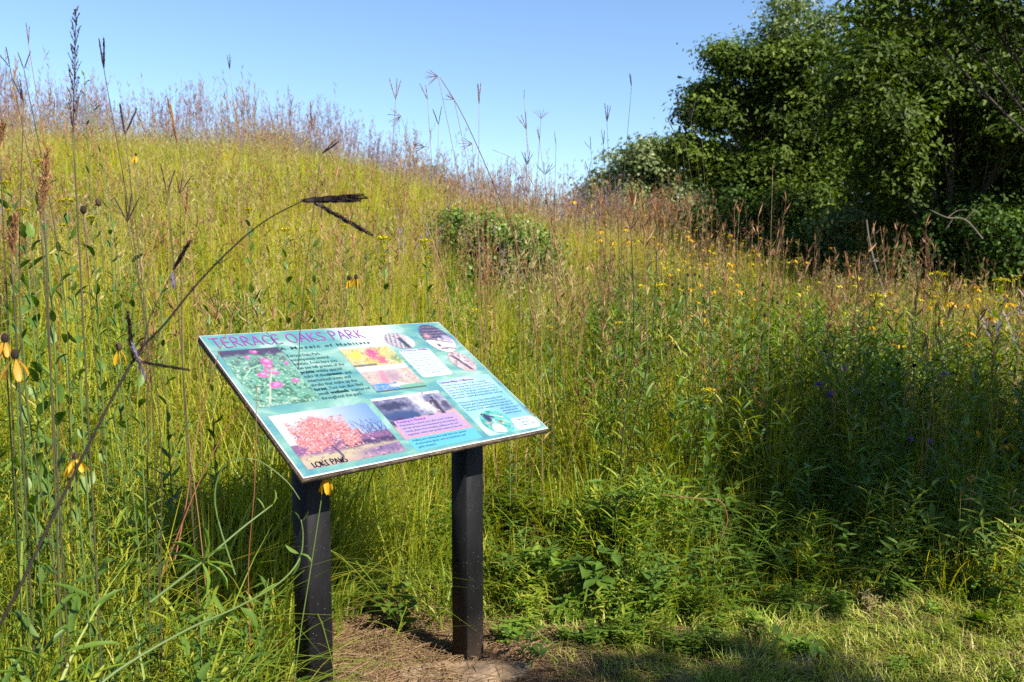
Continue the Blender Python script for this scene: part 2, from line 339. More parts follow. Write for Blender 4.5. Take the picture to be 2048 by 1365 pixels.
def snoise(h, w, cell, seed, oct=3):
    r = np.random.default_rng(seed); out = np.zeros((h, w)); amp = 1; tot = 0
    for o_ in range(oct):
        c = max(1.0, cell / 2 ** o_); gh, gw = int(h / c) + 3, int(w / c) + 3; G = r.random((gh, gw))
        y = np.arange(h) / c; x = np.arange(w) / c; yi = y.astype(int); xi = x.astype(int); fy = (y - yi)[:, None]; fx = (x - xi)[None]
        fy = fy * fy * (3 - 2 * fy); fx = fx * fx * (3 - 2 * fx)
        A = G[yi][:, xi]; B = G[yi][:, xi + 1]; C = G[yi + 1][:, xi]; D = G[yi + 1][:, xi + 1]
        out += amp * (A * (1 - fy) * (1 - fx) + B * (1 - fy) * fx + C * fy * (1 - fx) + D * fy * fx); tot += amp; amp *= .6
    return out / tot
class Pic:
    """a printed photograph painted in its own flat colours; unit coords x right, y down"""
    def __init__(s, w, h, c): s.w, s.h = w, h; s.a = np.tile(np.array(c, float) / 255, (h, w, 1)); s.Y, s.X = np.mgrid[0:h, 0:w]; s.X = s.X / (w - 1); s.Y = s.Y / (h - 1)
    def mix(s, m, c): m = np.clip(m, 0, 1)[..., None]; s.a = s.a * (1 - m) + (np.array(c, float) / 255) * m
    def blob(s, x, y, rx, ry, c, soft=.3, ang=0, ns=0, seed=0, op=1):
        dx, dy = s.X - x, s.Y - y; ca, sa = math.cos(ang), math.sin(ang); q = np.hypot((dx * ca + dy * sa) / rx, (-dx * sa + dy * ca) / ry)
        if ns: q = q + ns * (snoise(s.h, s.w, 7, seed) - .5)
        s.mix((1 - q) / soft * op if op == 1 else np.clip((1 - q) / soft, 0, 1) * op, c)
    def line(s, pts, wd, c, op=1):
        for (x0, y0), (x1, y1) in zip(pts[:-1], pts[1:]):
            asp = s.h / s.w; vx, vy = x1 - x0, (y1 - y0) * asp; t = np.clip(((s.X - x0) * vx + (s.Y - y0) * asp * vy) / (vx * vx + vy * vy + 1e-9), 0, 1)
            q = np.hypot(s.X - x0 - t * vx, (s.Y - y0) * asp - t * vy); s.mix(np.clip(1.6 - q / wd, 0, 1) * op, c)
    def speck(s, n, x0, x1, y0, y1, cols, seed, size=1, horiz=False):
        r = np.random.default_rng(seed)
        for _ in range(n):
            x = int(r.uniform(x0, x1) * (s.w - 1)); y = int(r.uniform(y0, y1) * (s.h - 1)); c = np.array(cols[r.integers(len(cols))]) / 255
            dx = int(r.integers(1, 3 + size)); dy = 1 if horiz else int(r.integers(1, 3 + size)); s.a[y:y + dy, x:x + dx] = s.a[y:y + dy, x:x + dx] * .3 + c * .7
    def col(s): return s2l(np.clip(s.a * .86 + .12, 0, 1)) * .385
def photo(pic, u0, v0, u1, v1, label, lift=.0009, parent=panel):
    h, w_ = pic.h, pic.w; X, Y = np.meshgrid(np.linspace(u0, u1, w_), -np.linspace(v0, v1, h))
    i, j = np.meshgrid(np.arange(h - 1), np.arange(w_ - 1), indexing='ij'); F = np.stack([(i + 1) * w_ + j, (i + 1) * w_ + j + 1, i * w_ + j + 1, i * w_ + j], -1).reshape(-1, 4)
    m = MB(); m.arr(np.stack([X, Y, np.full(X.shape, lift)], -1).reshape(-1, 3), F, np.zeros(X.size)); me = m.mesh('printed_photo')
    ca = me.color_attributes.new('c', 'FLOAT_COLOR', 'POINT'); ca.data.foreach_set('color', np.concatenate([pic.col().reshape(-1, 3), np.ones((h * w_, 1))], 1).astype(np.float32).ravel())
    o = put(link('printed_photo', me, None, M['photo']), parent, I4); o['label'] = label; return o
def oval(pic, cu, cv, ru, rv, ang, label, lift=.0013, parent=panel):
    nr, ns = 26, 72; q = np.linspace(0, 1, nr)[:, None]; t = np.linspace(0, 2 * math.pi, ns, endpoint=False)[None]
    X = q * np.cos(t); Y = q * np.sin(t); ix = np.clip(((X + 1) / 2 * (pic.w - 1)).astype(int), 0, pic.w - 1); iy = np.clip(((Y + 1) / 2 * (pic.h - 1)).astype(int), 0, pic.h - 1)
    C = pic.col()[iy, ix]; ca_, sa = math.cos(ang), math.sin(ang); U = cu + X * ru * ca_ - Y * rv * sa; Vv = cv + X * ru * sa + Y * rv * ca_
    i, j = np.meshgrid(np.arange(nr - 1), np.arange(ns), indexing='ij'); F = np.stack([i * ns + j, i * ns + (j + 1) % ns, (i + 1) * ns + (j + 1) % ns, (i + 1) * ns + j], -1).reshape(-1, 4)
    m = MB(); m.arr(np.stack([U, -Vv, np.full(U.shape, lift)], -1).reshape(-1, 3), F, np.zeros(U.size)); me = m.mesh('printed_photo')
    a_ = me.color_attributes.new('c', 'FLOAT_COLOR', 'POINT'); a_.data.foreach_set('color', np.concatenate([C.reshape(-1, 3), np.ones((nr * ns, 1))], 1).astype(np.float32).ravel())
    o = put(link('printed_photo', me, None, M['photo']), parent, I4); o['label'] = label; return o
# 1 prairie flowers
P = Pic(98, 132, (96, 168, 150)); n = snoise(132, 98, 9, 1); P.mix((n - .45) * 4, (52, 110, 92)); P.mix((snoise(132, 98, 4, 2) - .55) * 5, (170, 210, 185)); P.mix((.14 - P.Y + .1 * (n - .5)) / .06, (52, 44, 84)); P.mix(np.clip((.45 - P.Y) * .9, 0, 1) * .6, (95, 105, 125))
P.speck(260, 0, 1, .15, 1, [(205, 225, 200), (40, 90, 70), (150, 205, 175), (230, 220, 215), (30, 70, 60)], 3, 2); P.speck(60, .0, 1, .05, .4, [(170, 90, 160), (130, 80, 140)], 4, 1)
P.line([(.2, .95), (.45, .6), (.62, .4)], .012, (190, 225, 190)); P.line([(.75, .98), (.6, .8), (.52, .55)], .012, (60, 120, 90)); P.line([(.1, .5), (.3, .35), (.5, .3)], .012, (160, 210, 180))
for x, y, r_ in ((.62, .25, .13), (.6, .34, .10), (.52, .42, .07), (.62, .45, .09), (.4, .47, .09), (.46, .5, .06), (.5, .66, .11), (.45, .69, .07), (.93, .3, .05), (.86, .62, .08), (.55, .06, .08), (.38, .15, .05)): P.blob(x, y, r_, r_ * .6, (235, 82, 178), .6, ns=1, seed=int(x * 99)); P.blob(x + .02, y - .01, r_ * .5, r_ * .3, (255, 165, 215), .6)
P.speck(40, .02, .5, .965, .99, [(235, 235, 235)], 9, 1, True)
photo(P, .020, .083, .212, .347, 'photo of pink prairie flowers in blue-green grass')
# 2 red oak
P = Pic(160, 110, (216, 226, 246)); P.mix((P.X - .35) * 1.4, (92, 140, 222)); P.mix((P.Y - .3 - .1 * P.X) * 1.2, (236, 224, 240)); hz = snoise(110, 160, 14, 5)
P.mix((P.Y - .56 + .05 * (hz - .5)) / .02, (128, 84, 138)); P.mix(((P.Y - .66) / .03) * (P.X > .45) * 1.0, (58, 46, 92)); P.mix((P.Y - .78 + .06 * hz) / .06, (196, 182, 150)); P.mix(np.clip((P.Y - .8) / .08, 0, 1) * (P.X - .45) * 4, (120, 98, 150)); P.mix((P.Y - .9) / .1 * .7, (190, 150, 165))
P.mix((snoise(110, 160, 5, 6) - .62) * 5 * (P.Y > .56), (230, 160, 190)); P.mix((snoise(110, 160, 4, 8) - .62) * 4 * (P.Y > .6), (60, 50, 90))
r_ = np.random.default_rng(12)
for x, y, q in ((.36, .42, .24), (.22, .36, .13), (.5, .36, .15), (.6, .52, .13), (.16, .55, .10), (.36, .24, .14), (.55, .66, .10), (.28, .62, .14), (.2, .7, .07)): P.blob(x, y, q, q * 1.0, (222, 128, 130), .45, ns=1.6, seed=int(x * 77 + y * 10))
P.speck(1300, .08, .66, .16, .76, [(244, 186, 172), (190, 84, 108), (236, 150, 124), (130, 74, 112), (250, 214, 204), (222, 128, 130), (120, 80, 110), (206, 190, 214)], 7, 1)
P.line([(.385, .88), (.37, .76), (.355, .68)], .010, (72, 56, 88)); P.line([(.355, .68), (.345, .6), (.36, .45), (.33, .32)], .004, (130, 70, 95), .7); P.line([(.35, .64), (.24, .5), (.14, .44)], .003, (130, 70, 95), .6); P.line([(.355, .55), (.46, .44), (.56, .42)], .003, (130, 70, 95), .6); P.line([(.37, .72), (.5, .64), (.6, .66)], .003, (110, 60, 90), .6)
for k in range(34):
    x = r_.uniform(.68, .98); y = .6 - r_.uniform(0, .03); a_ = r_.uniform(-1.2, 1.2); pts = [(x, y)]
    for q in range(5): a_ += r_.normal(0, .5); x += .022 * math.sin(a_); y -= .06 * abs(math.cos(a_)); pts.append((x, y))
    P.line(pts, .0024, (52, 62, 112), .8)
photo(P, .026, .385, .342, .603, 'photo of an orange-red oak before bare trees')
# 3 autumn pond
P = Pic(100, 120, (236, 226, 240)); n = snoise(120, 100, 7, 21)
P.mix((P.Y > .05) * (P.Y < .47) * (n + .25), (196, 190, 110))
for x, y, a_, b_, c in ((.2, .2, .2, .13, (235, 220, 80)), (.55, .22, .18, .2, (232, 78, 140)), (.62, .34, .12, .1, (240, 100, 130)), (.8, .2, .18, .12, (226, 205, 120)), (.92, .34, .14, .12, (130, 160, 110)), (.38, .36, .12, .08, (200, 190, 90))): P.blob(x, y, a_, b_, c, .5, ns=1, seed=int(x * 31))
P.speck(260, 0, 1, .06, .45, [(110, 120, 130), (240, 210, 110), (225, 110, 130), (250, 235, 190), (90, 120, 90)], 22, 1); P.mix((P.X < .45) * np.clip(1 - abs(P.Y - .43) / .03, 0, 1), (70, 80, 110)); P.mix(np.clip(1 - abs(P.Y - .5) / .05, 0, 1), (240, 214, 232))
P.mix((P.Y > .56) * (snoise(120, 100, 6, 23) + .2), (186, 170, 160)); P.blob(.35, .72, .1, .2, (235, 110, 160), .7, .3, op=.8); P.blob(.55, .7, .2, .16, (160, 120, 160), .7, op=.6); P.speck(300, 0, 1, .58, .95, [(220, 200, 190), (150, 120, 160), (230, 130, 160), (200, 190, 140), (110, 110, 140)], 24, 3, True)
P.mix((P.Y > .84) * (P.X < .5) * (snoise(120, 100, 5, 25) * 1.6 - .2), (40, 130, 225)); P.blob(.5, .9, .25, .05, (250, 240, 255), .8); P.mix((P.Y > .9) * (P.X > .5) * .8, (90, 180, 150)); P.mix((P.Y > .97) * .8, (50, 80, 90))
photo(P, .409, .109, .604, .347, 'photo of yellow and pink autumn trees mirrored in a pond')
# 4 prairie burn
P = Pic(132, 94, (226, 222, 242)); n = snoise(94, 132, 14, 31, 4)
P.mix((P.Y > .06) * (n * 1.5 - .15 + .25 * (P.X < .5)) * (P.Y < .55), (92, 96, 140)); P.blob(.2, .22, .3, .12, (46, 48, 88), .5, ns=1, seed=3); P.blob(.25, .48, .42, .14, (44, 66, 124), .5, ns=.8, seed=4); P.blob(.62, .3, .16, .28, (240, 236, 250), .7, ns=1, seed=5); P.blob(.93, .4, .09, .2, (70, 64, 100), .6, ns=1, seed=6)
P.mix((P.Y - .55 + .12 * (P.X - .5)) / .03, (214, 168, 172)); P.blob(.12, .62, .22, .12, (54, 40, 84), .5, ns=1, seed=8); P.blob(.48, .58, .14, .035, (236, 130, 105), .6, ns=1, seed=9); P.blob(.6, .56, .07, .02, (50, 40, 60), .6); P.mix((P.Y - .7) / .1 * .6, (224, 150, 176)); P.mix((snoise(94, 132, 4, 33) - .62) * 3 * (P.Y > .6), (250, 200, 190))
for c, wd in (((52, 42, 66), .02),): 
    P.blob(.815, .17, .022, .042, (40, 30, 44), .3); P.line([(.815, .25), (.79, .42)], .03, c); P.line([(.81, .26), (.76, .24), (.735, .3)], .012, c); P.line([(.80, .45), (.775, .62), (.765, .78)], .014, c); P.line([(.80, .45), (.82, .62), (.85, .76)], .014, c); P.line([(.735, .22), (.75, .5), (.77, .76)], .005, (120, 80, 90))
    P.line([(.75, .8), (.79, .8)], .012, (90, 96, 130)); P.line([(.84, .79), (.87, .78)], .012, (90, 96, 130))
P.speck(22, .62, .97, .02, .05, [(90, 80, 110)], 35, 1, True)
photo(P, .366, .372, .629, .561, 'photo of a burning prairie with a figure holding a rake')
# ovals
P = Pic(60, 60, (196, 190, 206)); n = snoise(60, 60, 3, 41); P.mix((np.sin(P.X * 44 + P.Y * 6 + 4 * n) * .5 + n - .4) * (P.X < .62), (74, 66, 90)); P.blob(.85, .55, .2, .6, (236, 226, 232), .6); P.line([(.52, .3), (.6, .55), (.7, .86)], .07, (52, 60, 84)); P.blob(.55, .42, .09, .16, (58, 70, 96), .4); P.blob(.53, .19, .06, .06, (235, 70, 100), .4); P.blob(.49, .25, .05, .05, (245, 240, 245), .5); P.line([(.53, .2), (.58, .24)], .012, (230, 60, 90)); P.line([(.72, .36), (.78, .3)], .012, (110, 100, 100))
oval(P, .665, .098, .057, .046, .25, 'oval photo of a red-headed woodpecker on bark')
P = Pic(60, 60, (238, 222, 232)); n = snoise(60, 60, 6, 43); P.mix((.55 - P.Y + .25 * (n - .5)) / .06, (66, 60, 96)); P.mix((np.sin(P.Y * 60 + 5 * n) - .3) * (P.Y < .55), (160, 150, 190)); P.blob(.82, .5, .2, .14, (176, 172, 214), .5, .3); P.blob(.2, .4, .16, .1, (205, 150, 160), .6, ns=1, seed=2); P.blob(.3, .68, .2, .1, (244, 206, 190), .6); P.blob(.33, .74, .07, .05, (60, 56, 84), .4); P.line([(.3, .86), (.6, .84), (.9, .9)], .016, (66, 60, 84)); P.line([(.2, .5), (.55, .6), (.9, .66)], .012, (60, 54, 90))
oval(P, .833, .100, .062, .085, .05, 'larger oval photo with dark streaks over a pale shape')
P = Pic(60, 60, (222, 196, 206)); n = snoise(60, 60, 4, 47); P.mix((n - .5) * 4, (130, 104, 120)); P.speck(160, 0, 1, 0, 1, [(240, 226, 226), (96, 78, 96), (236, 170, 180), (190, 200, 180)], 48, 1); P.line([(.35, .2), (.45, .5), (.5, .85)], .07, (96, 78, 104)); P.blob(.62, .45, .14, .2, (246, 240, 248), .5, .5); P.line([(.64, .46), (.74, .56)], .02, (60, 50, 70)); P.line([(.42, .7), (.58, .95)], .02, (60, 50, 74))
oval(P, .838, .243, .046, .058, -.15, 'small oval photo of a pale bird among twigs')
P = Pic(72, 72, (92, 196, 190)); n = snoise(72, 72, 9, 51); P.mix((n - .45) * 4, (34, 150, 140)); P.mix((snoise(72, 72, 5, 52) - .6) * 5, (220, 240, 245)); P.blob(.3, .3, .14, .2, (36, 44, 92), .4, ns=.6, seed=3); P.line([(.15, .08), (.5, .28)], .03, (50, 40, 84)); P.blob(.18, .5, .09, .08, (222, 160, 165), .5); P.blob(.38, .78, .24, .26, (222, 246, 244), .2); P.blob(.36, .76, .14, .17, (244, 238, 250), .6); P.line([(.43, .38), (.41, .6)], .02, (240, 250, 250)); P.blob(.62, .5, .08, .08, (150, 100, 80), .4); P.blob(.66, .56, .05, .05, (236, 196, 150), .5); P.blob(.86, .74, .1, .12, (140, 196, 240), .6); P.line([(.56, .2), (.8, .32)], .016, (240, 220, 220)); P.line([(.8, .45), (.9, .6)], .012, (235, 245, 250)); P.line([(.22, .9), (.5, .96)], .02, (36, 150, 150)); P.speck(8, .3, .45, .86, .88, [(30, 90, 110)], 4, 1, True)
sheet('text_box', .622, .150, .752, .302, .0006, M['boxwhite'], rad=.012); sheet('text_box', .655, .322, .892, .612, .0006, M['boxblue'], rad=.014)
sheet('text_box', .378, .480, .615, .553, .0012, M['boxlilac'], rad=.006); sheet('text_box', .372, .5605, .629, .612, .0006, M['boxpool'])
sheet('pale_patch', .79, .555, .90, .612, .0008, M['boxwhite'], rad=.02)  # paler rounded sheet in the lower right corner
oval(P, .737, .558, .060, .057, .05, 'oval photo of people gathered outdoors among greenery', .0012)
# lettering
def text(body, u0, v0, size, mat, width=None, bold=0.0, lift=.0018, spacing=1.0, align='LEFT', name='text_block', lh=1.0, parent=panel):
    cu = bpy.data.curves.new('t', 'FONT'); cu.body = body; cu.size = size; cu.offset = bold * size; cu.space_character = spacing; cu.space_line = lh; cu.align_x = align; cu.resolution_u = 2
    ob = bpy.data.objects.new('t', cu); col.objects.link(ob); dg = bpy.context.evaluated_depsgraph_get(); dg.update()
    me = bpy.data.meshes.new_from_object(ob.evaluated_get(dg)); bpy.data.objects.remove(ob); bpy.data.curves.remove(cu)
    if width:
        co = np.empty(len(me.vertices) * 3, np.float32); me.vertices.foreach_get('co', co); co = co.reshape(-1, 3); co[:, 0] *= width / max(1e-6, co[:, 0].max()); me.vertices.foreach_set('co', co.ravel())
    me.name = name; me.materials.clear(); me.materials.append(mat)
    return put(link(name, me), parent, Matrix.Translation((u0, -v0, lift)))
text('A Mosaic of Habitats', .212, .101, .0205, M['ink'], .33, .012, spacing=1.25, name='subtitle_lettering')
body = ['Terrace Oaks Park', 'encompasses several', 'habitats. From here you', 'can see tall grasses of the', 'prairie, widely spaced', 'oaks of the savanna, and', 'intertwined trees and', 'shrubs that make up the', 'forest. You can also find', 'small wetlands scattered', 'throughout the park.']
wid = [.114, .133, .150, .165, .143, .165, .150, .160, .168, .180, .142]
for i_, (t, wd) in enumerate(zip(body, wid)):
    text(t, .2165, .1385 + i_ * .0209, .0195, M['ink'], wd, -.004, name='text_line')
for t, u, v, wd in (('prairie', .2165, .1385 + 4 * .0209, .047), ('savanna', .293, .1385 + 5 * .0209, .052), ('forest', .2165, .1385 + 8 * .0209, .042), ('wetlands', .259, .1385 + 9 * .0209, .059)): text(t, u, v, .0195, M['ink'], wd, .012, lift=.0021, name='bold_word')
text('A Home for Wildlife', .628, .161, .0145, M['purple'], .118, .012, name='heading_lettering')
hw = ['Many animals make their home', 'here. Birds nest in old trees and', 'snags, foxes and coyotes den', 'here, while deer browse in the', 'park. Look, read the signs to', 'explore and listen to spot a', 'home for the creatures, such', 'as woodpeckers, as they rely', 'on these wetlands.']
for i_, t in enumerate(hw): text(t, .6275, .1755 + i_ * .0138, .0118, M['ink_grey'], (.112, .108, .104, .108, .106, .112, .108, .108, .086)[i_], -.004, name='text_line')
text('Citizens Make a Difference', .661, .345, .0150, M['purple'], .150, .012, name='heading_lettering')
cz = ['Towards Terrace Oaks, STOP is a citizens\'', 'conservation group that was formed in 1990 to', 'support the preservation of Terrace Oaks Park in', 'a natural way. The group\'s activities within the', 'park include removing invasive plants such as', 'buckthorn, native planting and litter pick-up.', '', 'Partnered with the City of Burnsville, STOP', 'obtained grant funding from the Minnesota', 'Department of Natural Resources to help restore', 'this prairie. STOP exemplifies the important role']
for i_, t in enumerate(cz):
    if t: text(t, .661, .3605 + i_ * .0129, .0118, M['ink_grey'], (.196, .208, .214, .214, .208, .218, 0, .196, .200, .214, .212)[i_], -.004, name='text_line')
for i_, (t, wd) in enumerate((('that citizens play in', .086), ('protecting local', .068), ('natural resources.', .078))): text(t, .800, .5045 + i_ * .0129, .0118, M['ink_grey'], wd, -.004, name='text_line')
for i_, (t, wd, u) in enumerate((('Funds for this', .054, .820), ('sign were', .038, .828), ('donated by STOP', .066, .814))): text(t, u, .5685 + i_ * .0135, .0112, M['ink_grey'], wd, .004, name='text_line')
text('Keeping It Natural', .386, .4935, .0150, M['purple'], .106, .012, name='heading_lettering')
for i_, t in enumerate(('Maintaining a natural area takes work. Prairies', 'and oak savanna need maintained by the burning of', 'woody plants from invading, adding to the soil', 'vegetation, which new growth returns in the soil.')): text(t, .386, .5075 + i_ * .0138, .0118, M['ink_grey'], (.205, .212, .205, .212)[i_], -.004, name='text_line')
for i_, t in enumerate(('Pulling and cutting also help limit the spread', 'of non-native plants such as buckthorn and', 'garlic mustard.')): text(t, .386, .5755 + i_ * .0142, .0118, M['ink_grey'], (.205, .192, .066)[i_], -.004, name='text_line')
GL = {'T': (.8, [[(0, 1), (.8, 1.02)], [(.38, 1.02), (.42, 0)]]), 'E': (.62, [[(.6, 1), (.06, .98), (.04, 0), (.64, .02)], [(.06, .52), (.5, .53)]]), 'R': (.72, [[(.06, 0), (.08, 1), (.45, .98), (.6, .8), (.52, .58), (.08, .48)], [(.2, .5), (.74, 0)]]),
      'A': (.85, [[(0, 0), (.42, 1.02), (.82, -.02)], [(.17, .36), (.68, .38)]]), 'C': (.78, [[(.76, .86), (.55, 1), (.26, .94), (.06, .64), (.08, .3), (.3, .02), (.58, 0), (.78, .14)]]),
      'O': (.98, [[(.48, 1.02), (.2, .92), (.03, .6), (.08, .24), (.36, 0), (.66, .04), (.92, .34), (.9, .72), (.7, .96), (.48, 1.02)]]), 'K': (.74, [[(.06, 1), (.08, 0)], [(.66, 1), (.1, .46), (.78, -.04)]]),
      'S': (.6, [[(.56, .88), (.36, 1.02), (.1, .86), (.14, .62), (.48, .42), (.56, .18), (.34, 0), (.04, .1)]]), 'P': (.66, [[(.08, 0), (.06, 1), (.42, 1.02), (.62, .84), (.55, .6), (.08, .48)]]),
      'L': (.5, [[(.02, 1), (.1, .05), (.5, .16)]]), 'I': (.5, [[(0, .9), (.5, 1.04)], [(.24, .98), (.3, .04)], [(.1, 0), (.52, .08)]]), 'N': (.6, [[(.05, 0), (.05, 1), (.5, .1), (.55, 1)]]), 'W': (.8, [[(0, 1), (.2, 0), (.4, .75), (.6, 0), (.8, 1)]])}
def ribbon(mb, pts, wd, z):
    pts = np.asarray(pts, float)
    if len(pts) > 3:      # smooth curves
        q = []
        for k in range(len(pts) - 1):
            p0, p1, p2, p3 = pts[max(k - 1, 0)], pts[k], pts[k + 1], pts[min(k + 2, len(pts) - 1)]
            for t in np.linspace(0, 1, 5)[:-1]: q.append(.5 * ((2 * p1) + (p2 - p0) * t + (2 * p0 - 5 * p1 + 4 * p2 - p3) * t * t + (3 * p1 - p0 - 3 * p2 + p3) * t ** 3))
        q.append(pts[-1]); pts = np.array(q)
    for k in range(len(pts) - 1):
        a, b_ = pts[k], pts[k + 1]; dd = (b_ - a) / (np.linalg.norm(b_ - a) + 1e-9); s_ = np.array([-dd[1], dd[0]]) * wd / 2; a = a - dd * wd * .25; b_ = b_ + dd * wd * .25; zz = z + (k % 2) * .00004
        mb.add([(*(a - s_), zz), (*(b_ - s_), zz), (*(b_ + s_), zz), (*(a + s_), zz)], [[0, 1, 2, 3]])
def scrawl(word, u0, u1, v_base, hgt, wd, mat, name, gap=.22, curves=True):
    tot = sum((GL[c][0] + gap) if c != ' ' else .55 for c in word); sc = (u1 - u0) / tot; x = u0
    for k, c in enumerate(word):
        if c == ' ': x += .55 * sc; continue
        m = MB()
        for st in GL[c][1]: ribbon(m, [(px * sc, py * hgt) for px, py in st], wd, 0)
        put(link(name, m.mesh(name), None, mat), panel, Matrix.Translation((x, -v_base, .002 + .0001 * (k % 2))) @ Matrix.Rotation(random.uniform(-.04, .04), 4, 'Z')); x += (GL[c][0] + gap) * sc
scrawl('TERRACE OAKS PARK', .020, .552, .0655, .0450, .0042, M['purple'], 'title_letter')
scrawl('LOKI PAWS', .046, .150, .6015, .0185, .0030, M['marker'], 'graffiti_letter', .12)
mb = MB(); box(mb, .905, .914, -.565, -.512, .0006, .0012); put(link('chipped_edge', mb.mesh('chipped_edge'), None, M['board']), panel, I4)
# torn twig shadow is cast by real stems; posts
PB = noise_mat('black_post_paint', [(.35, (.005, .005, .006)), (.65, (.011, .011, .013))], 14, 6, .55, .15, 60, (1, 1, .3), .2)
nt = PB.node_tree; L = nt.links.new; tc = N(nt, 'ShaderNodeTexCoord'); vo = N(nt, 'ShaderNodeTexVoronoi'); vo.inputs['Scale'].default_value = 95; L(tc.outputs['Object'], vo.inputs['Vector'])
wn = N(nt, 'ShaderNodeTexNoise'); wn.inputs['Scale'].default_value = 7; L(tc.outputs['Object'], wn.inputs['Vector'])
sx = N(nt, 'ShaderNodeSeparateXYZ'); L(tc.outputs['Object'], sx.inputs[0])
th = N(nt, 'ShaderNodeMapRange'); th.inputs[1].default_value = .0; th.inputs[2].default_value = .9; th.inputs[3].default_value = .26; th.inputs[4].default_value = .02; L(sx.outputs['Z'], th.inputs[0])
mu = N(nt, 'ShaderNodeMath', operation='MULTIPLY'); L(th.outputs[0], mu.inputs[0]); L(wn.outputs['Fac'], mu.inputs[1])
lt = N(nt, 'ShaderNodeMath', operation='LESS_THAN'); L(vo.outputs['Distance'], lt.inputs[0]); L(mu.outputs[0], lt.inputs[1])
pr = [n_ for n_ in nt.nodes if n_.type == 'BSDF_PRINCIPLED'][0]; src = pr.inputs['Base Color'].links[0].from_socket
mx = N(nt, 'ShaderNodeMix', data_type='RGBA'); mx.inputs[7].default_value = (.16, .15, .14, 1); L(lt.outputs[0], mx.inputs[0]); L(src, mx.inputs[6])
mu2 = N(nt, 'ShaderNodeMapRange'); mu2.inputs[1].default_value = .16; mu2.inputs[2].default_value = 0.0; mu2.inputs[3].default_value = 0; mu2.inputs[4].default_value = .5; L(sx.outputs['Z'], mu2.inputs[0]); mu3 = N(nt, 'ShaderNodeMath', operation='MULTIPLY'); L(mu2.outputs[0], mu3.inputs[0]); L(wn.outputs['Fac'], mu3.inputs[1])
md_ = N(nt, 'ShaderNodeMix', data_type='RGBA'); md_.inputs[7].default_value = (.13, .09, .06, 1); L(mu3.outputs[0], md_.inputs[0]); L(mx.outputs[2], md_.inputs[6]); L(md_.outputs[2], pr.inputs['Base Color'])
hw_ = .0385
for s_ in (.155, .750):
    t_ = .38; P0 = TL + s_ * e + t_ * d
    m = MB(); zb = -.25
    def ring(z_fn, k):
        return [(sx_ * (hw_ - k), sy_ * (hw_ - k), z_fn(sy_ * hw_)) for sx_, sy_ in ((-1, -1), (1, -1), (1, 1), (-1, 1))]
    ch = .004; V = []; 
    top = lambda y: P0[2] - .024 + y * math.tan(ti) - .0
    for z_fn in (lambda y: zb, top):
        for sx_, sy_ in ((-1, -1), (1, -1), (1, 1), (-1, 1)):
            a_, b_ = (sx_ * hw_, sy_ * (hw_ - ch)), (sx_ * (hw_ - ch), sy_ * hw_)
            if sx_ * sy_ < 0: a_, b_ = b_, a_
            for q in (a_, b_): V.append((q[0], q[1], z_fn(q[1])))
    m.add(V, [list(range(8, 16)), list(range(7, -1, -1))] + [[k, (k + 1) % 8, 8 + (k + 1) % 8, 8 + k] for k in range(8)])
    RM = Matrix(((e[0], bk[0], 0, P0[0]), (e[1], bk[1], 0, P0[1]), (0, 0, 1, 0), (0, 0, 0, 1)))
    put(link('post', m.mesh('post'), None, PB), sign, inv_sign @ RM)

# ------------------------------------------------------------------ meadow, turf and weeds that nobody could count
def proto(name, mb, mat):
    me = mb.mesh(name); me.materials.append(mat); return bpy.data.objects.new(name, me)
def U(a, b, n): return rng.uniform(a, b, n)
def grass_proto(name, mat, n, spread, hmin, hmax, lean, bend, wd, seg=4):
    m = MB(); a = U(0, 2 * math.pi, n); r = spread * np.sqrt(U(0, 1, n)); base = np.stack([r * np.cos(a), r * np.sin(a), U(-.03, 0, n)], -1)
    az_ = a + U(-1, 1, n); m.blades(base, az_, U(hmin, hmax, n), U(0, lean, n), bend * U(0, 1, n) ** 1.5, wd * U(.6, 1.3, n), U(0, 1, n), seg, az_ + math.pi / 2 + U(-.6, .6, n)); return m, mat, name
def stalk(m, base, h, az_, lean, r=.0018, k=3, v=.5, n=6, curve=.2):
    t = np.linspace(0, 1, n); out_ = (lean * t + curve * t ** 2.5) * h
    P_ = np.stack([base[0] + out_ * math.cos(az_), base[1] + out_ * math.sin(az_), base[2] + h * t * (1 - .12 * curve * t)], -1)
    m.tube(P_, np.linspace(r, r * .45, n), k, v, cap=False); return P_
def leaves_on(m, P_, ts, L_, wd, ang, T=LEAF, F=LEAFF, roll0=0):
    ts = np.asarray(ts); n = len(ts); idx = ts * (len(P_) - 1); i0 = np.clip(idx.astype(int), 0, len(P_) - 2); f = (idx - i0)[:, None]
    O = P_[i0] * (1 - f) + P_[i0 + 1] * f; a = roll0 + np.arange(n) * 2.4 + U(-.4, .4, n); el = ang + U(-.3, .3, n)
    D = np.stack([np.cos(a) * np.cos(el), np.sin(a) * np.cos(el), np.sin(el)], -1); Fm = frames(D, U(-.4, .4, n)); sc = L_ * U(.7, 1.2, n)
    Mx = Fm * np.stack([sc, sc * wd, sc], -1)[:, None, :]; m.templ(T, F, Mx, O, U(0, 1, n))
def to_objs(L_): return [proto(nm, m, mt) if not isinstance(mt, list) else None for m, mt, nm in L_]
